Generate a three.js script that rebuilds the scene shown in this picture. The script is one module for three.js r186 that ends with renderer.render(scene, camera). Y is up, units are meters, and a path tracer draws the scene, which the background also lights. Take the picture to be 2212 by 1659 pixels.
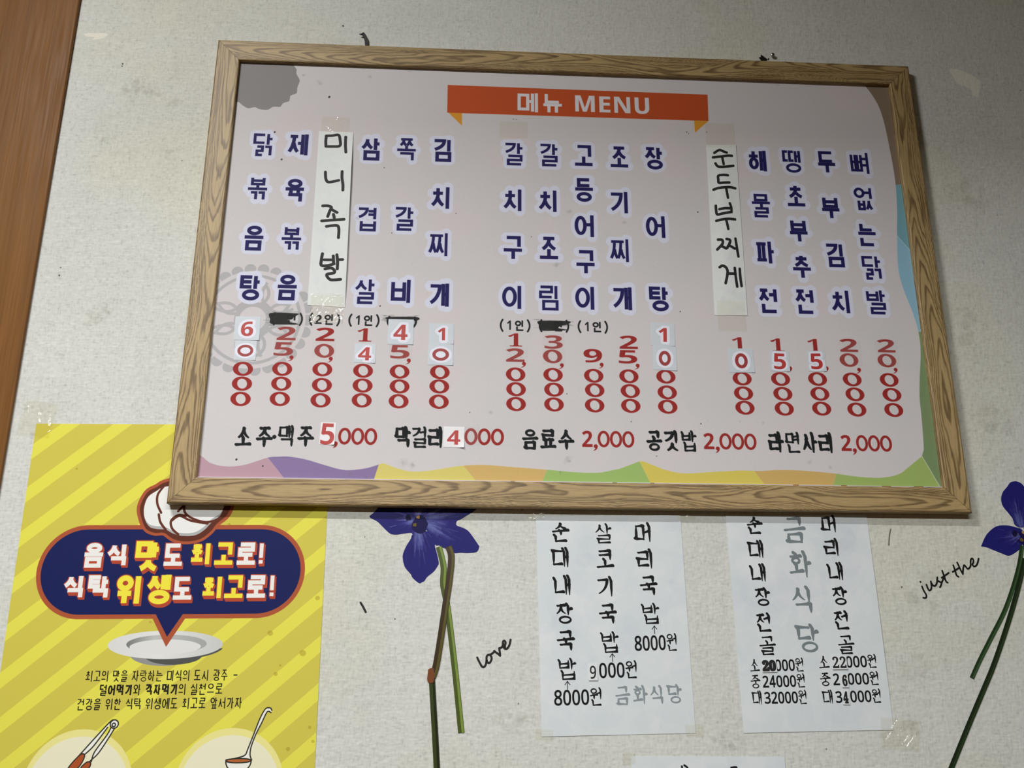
import * as THREE from 'three';
import { RectAreaLightUniformsLib } from 'three/addons/lights/RectAreaLightUniformsLib.js';
import { RoundedBoxGeometry } from 'three/addons/geometries/RoundedBoxGeometry.js';
import { mergeGeometries } from 'three/addons/utils/BufferGeometryUtils.js';
RectAreaLightUniformsLib.init();

// ---------------------------------------------------------------- camera, lights, exposure
const scene = new THREE.Scene();
scene.background = new THREE.Color(0x0a0a0a);
const camera = new THREE.PerspectiveCamera(44.371, 2212 / 1659, 0.02, 30);
camera.position.set(0, 1.30, 1.346);
camera.rotation.set(17.1963 * Math.PI / 180, -3.2259 * Math.PI / 180, 0.14144 * Math.PI / 180, 'YXZ');
const renderer = new THREE.WebGLRenderer();
renderer.toneMapping = THREE.LinearToneMapping;
renderer.toneMappingExposure = 1.0;
renderer.shadowMap.enabled = true;
const CEILING = 3.02;
// batten lights: centre x, height of the glowing face, distance from the menu wall, length, width, brightness
const LAMPS = [
  { x: -0.92, y: 2.97, z: 1.36, len: 0.6, wide: 0.06, power: 405, tint: [1, 1, 0.975] },
  { x: 0.02, y: 2.16, z: 1.43, len: 1.2, wide: 0.06, power: 132, tint: [0.985, 1, 0.98] },
];

// ---------------------------------------------------------------- helpers
let seed = 7;
const rnd = () => { seed = (seed * 1664525 + 1013904223) >>> 0; return seed / 4294967296; };
const taken = new Map();
function numbered(n) { const k = taken.get(n) ?? 0; taken.set(n, k + 1); return k ? n + '_' + String(k).padStart(3, '0') : n; }
function add(o, name, label, category, group) {
  o.name = numbered(name); o.userData.label = label; o.userData.category = category; if (group) o.userData.group = group;
  scene.add(o); return o;
}
function struct(o, name, label) { o.name = name; o.userData.kind = 'structure'; if (label) o.userData.label = label; scene.add(o); return o; }
function part(o, name, parent, label) { o.name = name; if (label) o.userData.label = label; parent.add(o); return o; }
const hash = (x, y, s) => { let h = Math.imul(x | 0, 374761393) ^ Math.imul(y | 0, 668265263) ^ Math.imul(s, 2246822519); h = Math.imul(h ^ (h >>> 13), 1274126177); return ((h ^ (h >>> 16)) >>> 0) / 4294967296; };
function noise(x, y, s = 1) {
  const ix = Math.floor(x), iy = Math.floor(y), fx = x - ix, fy = y - iy, u = fx * fx * (3 - 2 * fx), v = fy * fy * (3 - 2 * fy);
  const a = hash(ix, iy, s), b = hash(ix + 1, iy, s), c = hash(ix, iy + 1, s), d = hash(ix + 1, iy + 1, s);
  return a + (b - a) * u + (c - a) * v + (a - b - c + d) * u * v;
}
const fbm = (x, y, s = 1, n = 4) => { let t = 0, a = 0.5; for (let i = 0; i < n; i++) { t += a * noise(x, y, s + i); x *= 2.03; y *= 2.03; a *= 0.5; } return t / (1 - Math.pow(0.5, n)); };
const mixc = (a, b, t) => [a[0] + (b[0] - a[0]) * t, a[1] + (b[1] - a[1]) * t, a[2] + (b[2] - a[2]) * t];
const sstep = (a, b, x) => { const t = Math.min(1, Math.max(0, (x - a) / (b - a))); return t * t * (3 - 2 * t); };
function canvas(w, h) { const c = document.createElement('canvas'); c.width = w; c.height = h; return [c, c.getContext('2d')]; }
function tex(c, srgb = true) { const t = new THREE.CanvasTexture(c); if (srgb) t.colorSpace = THREE.SRGBColorSpace; t.magFilter = THREE.LinearFilter; t.anisotropy = 8; return t; }
function pixelTexture(w, h, fn, srgb = true) {
  const d = new Uint8Array(w * h * 4);
  for (let y = 0, i = 0; y < h; y++) for (let x = 0; x < w; x++, i += 4) { const c = fn(x, y); d[i] = c[0]; d[i + 1] = c[1]; d[i + 2] = c[2]; d[i + 3] = 255; }
  const t = new THREE.DataTexture(d, w, h); if (srgb) t.colorSpace = THREE.SRGBColorSpace; t.magFilter = THREE.LinearFilter; t.wrapS = t.wrapT = THREE.RepeatWrapping; t.needsUpdate = true; return t;
}
const std = (o) => new THREE.MeshStandardMaterial(o), matte = (o) => new THREE.MeshPhysicalMaterial({ specularIntensity: 0.4, ...o });
const rgb = (a, al) => al === undefined ? `rgb(${a[0]},${a[1]},${a[2]})` : `rgba(${a[0]},${a[1]},${a[2]},${al})`;
function poly(g, pts, fill) { g.beginPath(); pts.forEach((p, i) => i ? g.lineTo(p[0], p[1]) : g.moveTo(p[0], p[1])); g.closePath(); g.fillStyle = fill; g.fill(); }
// smooth line through points
function curve(g, pts, close) {
  g.beginPath(); const n = pts.length, P = (i) => close ? pts[(i + n) % n] : pts[Math.min(n - 1, Math.max(0, i))];
  g.moveTo(pts[0][0], pts[0][1]);
  for (let i = 0; i < (close ? n : n - 1); i++) {
    const a = P(i - 1), b = P(i), c = P(i + 1), d = P(i + 2);
    g.bezierCurveTo(b[0] + (c[0] - a[0]) / 6, b[1] + (c[1] - a[1]) / 6, c[0] - (d[0] - b[0]) / 6, c[1] - (d[1] - b[1]) / 6, c[0], c[1]);
  }
  if (close) g.closePath();
}

// ---------------------------------------------------------------- Korean lettering: strokes of the letters, set into blocks
const CONS = {
  'ㄱ': 'M0 0L1 0L1 1', 'ㄱv': 'M0 0L.95 0Q.92 .68 .05 1', 'ㄴ': 'M0 0L0 1L1 1', 'ㄷ': 'M1 0L0 0L0 1L1 1', 'ㄹ': 'M0 0L1 0L1 .5L0 .5L0 1L1 1', 'ㅁ': 'M0 0L1 0L1 1L0 1Z',
  'ㅂ': 'M0 0L0 1L1 1L1 0|M0 .46L1 .46', 'ㅅ': 'M.5 0Q.48 .58 0 1|M.5 .34Q.64 .76 1 1', 'ㅇ': 'O.5 .5 .5 .5', 'ㅈ': 'M.05 0L.95 0|M.52 0Q.5 .62 0 1|M.5 .42Q.64 .8 1 1',
  'ㅊ': 'M.5 -.08L.5 .24|M.05 .24L.95 .24|M.52 .24Q.5 .7 0 1|M.5 .54Q.64 .84 1 1', 'ㅋ': 'M0 0L1 0L1 1|M0 .45L1 .45', 'ㅋv': 'M0 0L.95 0Q.92 .68 .05 1|M.02 .46L.88 .42', 'ㅌ': 'M1 0L0 0L0 1L1 1|M0 .5L.95 .5',
  'ㅍ': 'M0 0L1 0|M.28 0L.28 1|M.72 0L.72 1|M0 1L1 1', 'ㅉ': 'M-.02 0L1.02 0|M.25 0Q.25 .6 -.04 1|M.25 .45Q.3 .8 .47 1|M.77 0Q.77 .6 .53 1|M.78 .45Q.84 .8 1.04 1', 'ㅎ': 'M.5 -.1L.5 .2|M0 .22L1 .22|O.5 .7 .36 .3',
};
const PAIR = { 'ㄲ': 'ㄱㄱ', 'ㄸ': 'ㄷㄷ', 'ㅃ': 'ㅂㅂ', 'ㅆ': 'ㅅㅅ', 'ㄳ': 'ㄱㅅ', 'ㄵ': 'ㄴㅈ', 'ㄶ': 'ㄴㅎ', 'ㄺ': 'ㄹㄱ', 'ㄻ': 'ㄹㅁ', 'ㄼ': 'ㄹㅂ', 'ㅄ': 'ㅂㅅ' };
const LEAD = 'ㄱㄲㄴㄷㄸㄹㅁㅂㅃㅅㅆㅇㅈㅉㅊㅋㅌㅍㅎ', TAIL = ' ㄱㄲㄳㄴㄵㄶㄷㄹㄺㄻㄼㄽㄾㄿㅀㅁㅂㅄㅅㅆㅇㅈㅊㅋㅌㅍㅎ', VOW = 'ㅏㅐㅑㅒㅓㅔㅕㅖㅗㅘㅙㅚㅛㅜㅝㅞㅟㅠㅡㅢㅣ';
const VV = { 'ㅏ': 'M.3 0L.3 1|M.3 .46L1 .46', 'ㅐ': 'M.15 .02L.15 .97|M.8 0L.8 1|M.15 .47L.8 .47', 'ㅑ': 'M.3 0L.3 1|M.3 .34L1 .34|M.3 .62L1 .62', 'ㅓ': 'M.8 0L.8 1|M0 .44L.8 .44', 'ㅔ': 'M.92 0L.92 1|M.42 .02L.42 .97|M-.2 .44L.42 .44', 'ㅕ': 'M.8 0L.8 1|M.0 .3L.8 .3|M.0 .6L.8 .6', 'ㅖ': 'M.92 0L.92 1|M.42 .02L.42 .97|M-.2 .3L.42 .3|M-.2 .6L.42 .6', 'ㅣ': 'M.6 0L.6 1' };
const VH = { 'ㅗ': 'M.5 0L.5 .85|M0 .85L1 .85', 'ㅛ': 'M.32 0L.32 .85|M.68 0L.68 .85|M0 .85L1 .85', 'ㅜ': 'M0 .12L1 .12|M.52 .12L.52 1', 'ㅠ': 'M0 .12L1 .12|M.3 .12L.3 1|M.7 .12L.7 1', 'ㅡ': 'M0 .5L1 .5' };
const MIX = { 'ㅘ': 'ㅗㅏ', 'ㅙ': 'ㅗㅐ', 'ㅚ': 'ㅗㅣ', 'ㅝ': 'ㅜㅓ', 'ㅞ': 'ㅜㅔ', 'ㅟ': 'ㅜㅣ', 'ㅢ': 'ㅡㅣ' };
function parse(d, box, out, kind) {
  const [x0, y0, x1, y1] = box, X = (x) => x0 + (x1 - x0) * x, Y = (y) => y0 + (y1 - y0) * y;
  for (const s of d.split('|')) {
    if (s[0] === 'O') { const [a, b, rx, ry] = s.slice(1).split(' ').map(Number), w = (x1 - x0) * rx, h = (y1 - y0) * ry; out.push({ o: [X(a), Y(b), w, h], kind }); continue; }
    const seg = []; let p = null;
    for (const m of s.matchAll(/([MLQZ])([^MLQZ]*)/g)) {
      const v = m[2].trim().split(/ +/).map(Number);
      if (m[1] === 'M') { p = [X(v[0]), Y(v[1])]; seg.push({ p }); }
      else if (m[1] === 'L') { p = [X(v[0]), Y(v[1])]; seg.push({ p }); }
      else if (m[1] === 'Q') { p = [X(v[2]), Y(v[3])]; seg.push({ q: [X(v[0]), Y(v[1])], p }); }
      else seg.push({ z: 1, p: seg[0].p });
    }
    out.push({ seg, kind });
  }
}
function consonant(c, box, out, side) {
  const two = PAIR[c];
  if (two) { const m = (box[0] + box[2]) / 2, g = (box[2] - box[0]) * 0.10; consonant(two[0], [box[0], box[1], m - g, box[3]], out, side); consonant(two[1], [m + g, box[1], box[2], box[3]], out, side); return; }
  parse((side && CONS[c + 'v']) || CONS[c], box, out, 'c');
}
const glyphs = new Map();
function strokesOf(ch) {
  if (glyphs.has(ch)) return glyphs.get(ch);
  const n = ch.charCodeAt(0) - 0xac00, l = LEAD[Math.floor(n / 588)], v = VOW[Math.floor((n % 588) / 28)], t = n % 28 ? TAIL[n % 28] : '', out = [];
  const wide = 'ㅓㅕㅔㅖ'.includes(v);
  if (VV[v]) {
    const narrow = ('ㅔㅖㅐ'.includes(v) ? 0.54 : v === 'ㅣ' ? 0.62 : 0.56) + (PAIR[l] || l === 'ㅉ' ? 0.05 : 0), tall = t && 'ㄹㅂㄺㅄ'.includes(t) ? 0.06 : 0;
    if (t) { consonant(l, [0.04, 0.03, wide ? narrow - 0.06 : narrow, 0.47 - tall], out, true); parse(VV[v], [wide ? 0.55 : 0.66, -0.02, 0.97, 0.56 - tall], out, 'v'); consonant(t, [0.2, 0.66 - tall, 0.9, 1.0], out); }
    else { consonant(l, [0.02, 0.1, wide ? narrow - 0.06 : narrow, 0.86], out, true); parse(VV[v], [wide ? 0.56 : 0.66, -0.02, 0.98, 1.02], out, 'v'); }
  } else if (VH[v]) {
    const up = 'ㅗㅛ'.includes(v), hi = t && 'ㄹㅂㄺ'.includes(t) ? 0.05 : 0;
    if (t) { consonant(l, [0.2, 0.0, 0.8, 0.29 - hi], out); parse(VH[v], [0, (up ? 0.3 : v === 'ㅡ' ? 0.32 : 0.38) - hi, 1, (up ? 0.55 : v === 'ㅡ' ? 0.6 : 0.64) - hi], out, 'h'); consonant(t, [0.17, 0.68 - hi, 0.83, 1.0], out); }
    else { consonant(l, [0.16, 0.02, 0.84, up ? 0.52 : 0.45], out); parse(VH[v], [0, up ? 0.52 : v === 'ㅡ' ? 0.6 : 0.55, 1, up ? 0.98 : v === 'ㅡ' ? 1 : 1.02], out, 'h'); }
  } else {
    const [a, b] = MIX[v];
    if (t) { consonant(l, [0.06, 0.0, 0.54, 0.27], out); parse(VH[a], [0, a === 'ㅗ' ? 0.28 : 0.36, 0.6, a === 'ㅗ' ? 0.54 : 0.62], out, 'h'); parse(VV[b], [b === 'ㅓ' ? 0.58 : 0.72, -0.02, 1, 0.64], out, 'v'); consonant(t, [0.2, 0.71, 0.88, 1.0], out); }
    else { consonant(l, [0.06, 0.05, 0.56, 0.44], out); parse(VH[a], [0, a === 'ㅗ' ? 0.45 : 0.58, 0.62, a === 'ㅗ' ? 0.85 : 1.0], out, 'h'); parse(VV[b], [b === 'ㅓ' ? 0.6 : 0.72, -0.02, 1, 1.02], out, 'v'); }
  }
  glyphs.set(ch, out); return out;
}
function sample(s, X, Y) {   // a stroke as a list of points
  if (s.o) { const r = []; for (let i = 0; i <= 28; i++) { const a = -Math.PI / 2 - i / 28 * Math.PI * 2; r.push([X(s.o[0] + Math.cos(a) * s.o[2]), Y(s.o[1] + Math.sin(a) * s.o[3])]); } return [r]; }
  const runs = []; let p = s.seg[0].p;
  for (const k of s.seg.slice(1)) {
    const r = []; for (let i = 0; i <= 14; i++) { const t = i / 14; r.push(k.q ? [(1 - t) ** 2 * p[0] + 2 * t * (1 - t) * k.q[0] + t * t * k.p[0], (1 - t) ** 2 * p[1] + 2 * t * (1 - t) * k.q[1] + t * t * k.p[1]] : [p[0] + (k.p[0] - p[0]) * t, p[1] + (k.p[1] - p[1]) * t]); }
    runs.push(r.map(([x, y]) => [X(x), Y(y)])); p = k.p;
  }
  return runs;
}
// style: weight is a share of the block width; brush strokes swell and taper, plain strokes keep their width
function hangul(g, ch, cx, cy, w, h, st) {
  const ss = strokesOf(ch), n = ss.reduce((a, s) => a + (s.o ? 2 : s.seg.length - 1), 0);
  const lw = w * st.weight * (n > 11 ? 0.8 : n > 8 && st.brush ? 0.74 : n > 8 || 'ㄲㄸㅃㅆㅉ'.includes(LEAD[Math.floor((ch.charCodeAt(0) - 0xac00) / 588)]) ? 0.8 : 1), X = (x) => cx - w / 2 + lw / 2 + x * (w - lw), Y = (y) => cy - h / 2 + lw / 2 + y * (h - lw);
  g.save(); g.lineJoin = st.brush ? 'round' : 'miter'; g.miterLimit = 3; g.lineCap = st.round ? 'round' : 'butt';
  if (!st.brush) {
    const draw = (width, color) => {
      g.lineWidth = width; g.strokeStyle = color;
      for (const s of ss) {
        g.beginPath();
        if (s.o) g.ellipse(X(s.o[0]), Y(s.o[1]), Math.max(0.1, s.o[2] * (w - lw)), Math.max(0.1, s.o[3] * (h - lw)), 0, 0, 7);
        else for (const k of s.seg) { if (k === s.seg[0]) g.moveTo(X(k.p[0]), Y(k.p[1])); else if (k.z) g.closePath(); else if (k.q) g.quadraticCurveTo(X(k.q[0]), Y(k.q[1]), X(k.p[0]), Y(k.p[1])); else g.lineTo(X(k.p[0]), Y(k.p[1])); }
        g.stroke();
      }
    };
    if (st.halo) { g.lineJoin = 'round'; g.lineCap = 'round'; draw(lw + st.halo * 2, st.haloColor); g.lineJoin = 'miter'; g.lineCap = st.round ? 'round' : 'butt'; }
    if (st.drop) { g.save(); g.translate(st.drop[0], st.drop[1]); draw(lw + st.drop[2], st.dropColor); g.translate(-st.drop[0] / 2, -st.drop[1] / 2); draw(lw + st.drop[2], st.dropColor); g.restore(); draw(lw + st.drop[2], st.dropColor); }
    if (!st.haloOnly) { g.lineCap = st.round ? 'round' : 'square'; const keep = g.lineCap; g.lineCap = keep === 'square' ? 'butt' : keep; draw(lw, st.color); }
  } else {
    g.fillStyle = st.color;
    for (const s of ss) for (const run of sample(s, X, Y)) {
      const a = run[0], b = run[run.length - 1], flat = !s.o && Math.abs(b[0] - a[0]) > Math.abs(b[1] - a[1]) * 1.2, vert = !s.o && Math.abs(b[1] - a[1]) > Math.abs(b[0] - a[0]) * 2.5, m = run.length - 1;
      run.forEach((p, i) => {
        for (let k = 0; k < 3; k++) {
          const t = Math.min(1, (i + k / 3) / m), q = run[Math.min(m, i + 1)], x = p[0] + (q[0] - p[0]) * k / 3, y = p[1] + (q[1] - p[1]) * k / 3;
          const f = s.o ? 0.74 : st.brush < 1 ? (flat ? 0.78 + 0.3 * Math.pow(Math.abs(t - 0.45) / 0.55, 2.2) : vert ? 1.1 - 0.3 * t - (t > 0.75 ? (t - 0.75) * 0.9 : 0) : 1.1 - 0.45 * t) : flat ? 0.62 + 0.55 * Math.pow(t, 1.6) + 0.12 * (t < 0.12 ? 1 : 0) : vert ? 1.12 - 0.3 * t - (t > 0.6 ? (t - 0.6) * 1.15 : 0) : 1.15 - 0.75 * t;
          const dx = vert && t < 0.16 ? -(0.16 - t) * lw * 3.4 * st.brush : 0, dy = flat ? -(t - 0.5) * lw * (s.kind === 'c' ? 0.2 : 0.55) * st.brush : vert && t < 0.1 ? -(0.1 - t) * lw * 2 : 0;
          g.beginPath(); g.ellipse(x + dx, y + dy, lw * f * 0.58, lw * f * 0.44, 0.75, 0, 7); g.fill();
        }
      });
    }
  }
  g.restore();
}
// digits and roman letters, fitted to a box
function fit(g, s, cx, cy, w, h, font, color, halo, haloColor) {
  g.save(); g.font = '100px ' + font; if (font.startsWith('bold')) g.font = 'bold 100px ' + font.slice(5);
  g.textAlign = 'left'; g.textBaseline = 'alphabetic';
  const m = g.measureText(s), bw = m.actualBoundingBoxLeft + m.actualBoundingBoxRight, bh = m.actualBoundingBoxAscent + m.actualBoundingBoxDescent;
  g.translate(cx, cy); g.scale(w / bw, h / bh);
  const tx = m.actualBoundingBoxLeft - bw / 2, ty = m.actualBoundingBoxAscent - bh / 2;
  if (halo) { g.lineJoin = 'round'; g.lineWidth = halo * 2 * bw / w; g.strokeStyle = haloColor; g.strokeText(s, tx, ty); }
  g.fillStyle = color; g.fillText(s, tx, ty); g.restore();
}
function pen(g, pts, width, color) { g.lineCap = g.lineJoin = 'round'; g.lineWidth = width; g.strokeStyle = color; curve(g, pts); g.stroke(); }
function speckle(g, w, h, n, s) { seed = s; for (let i = 0; i < n; i++) { const v = rnd() < 0.5 ? 0 : 255; g.fillStyle = `rgba(${v},${v},${v},${0.02 + rnd() * 0.03})`; g.fillRect(rnd() * w, rnd() * h, 1 + rnd() * 2, 1 + rnd() * 2); } }

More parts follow.
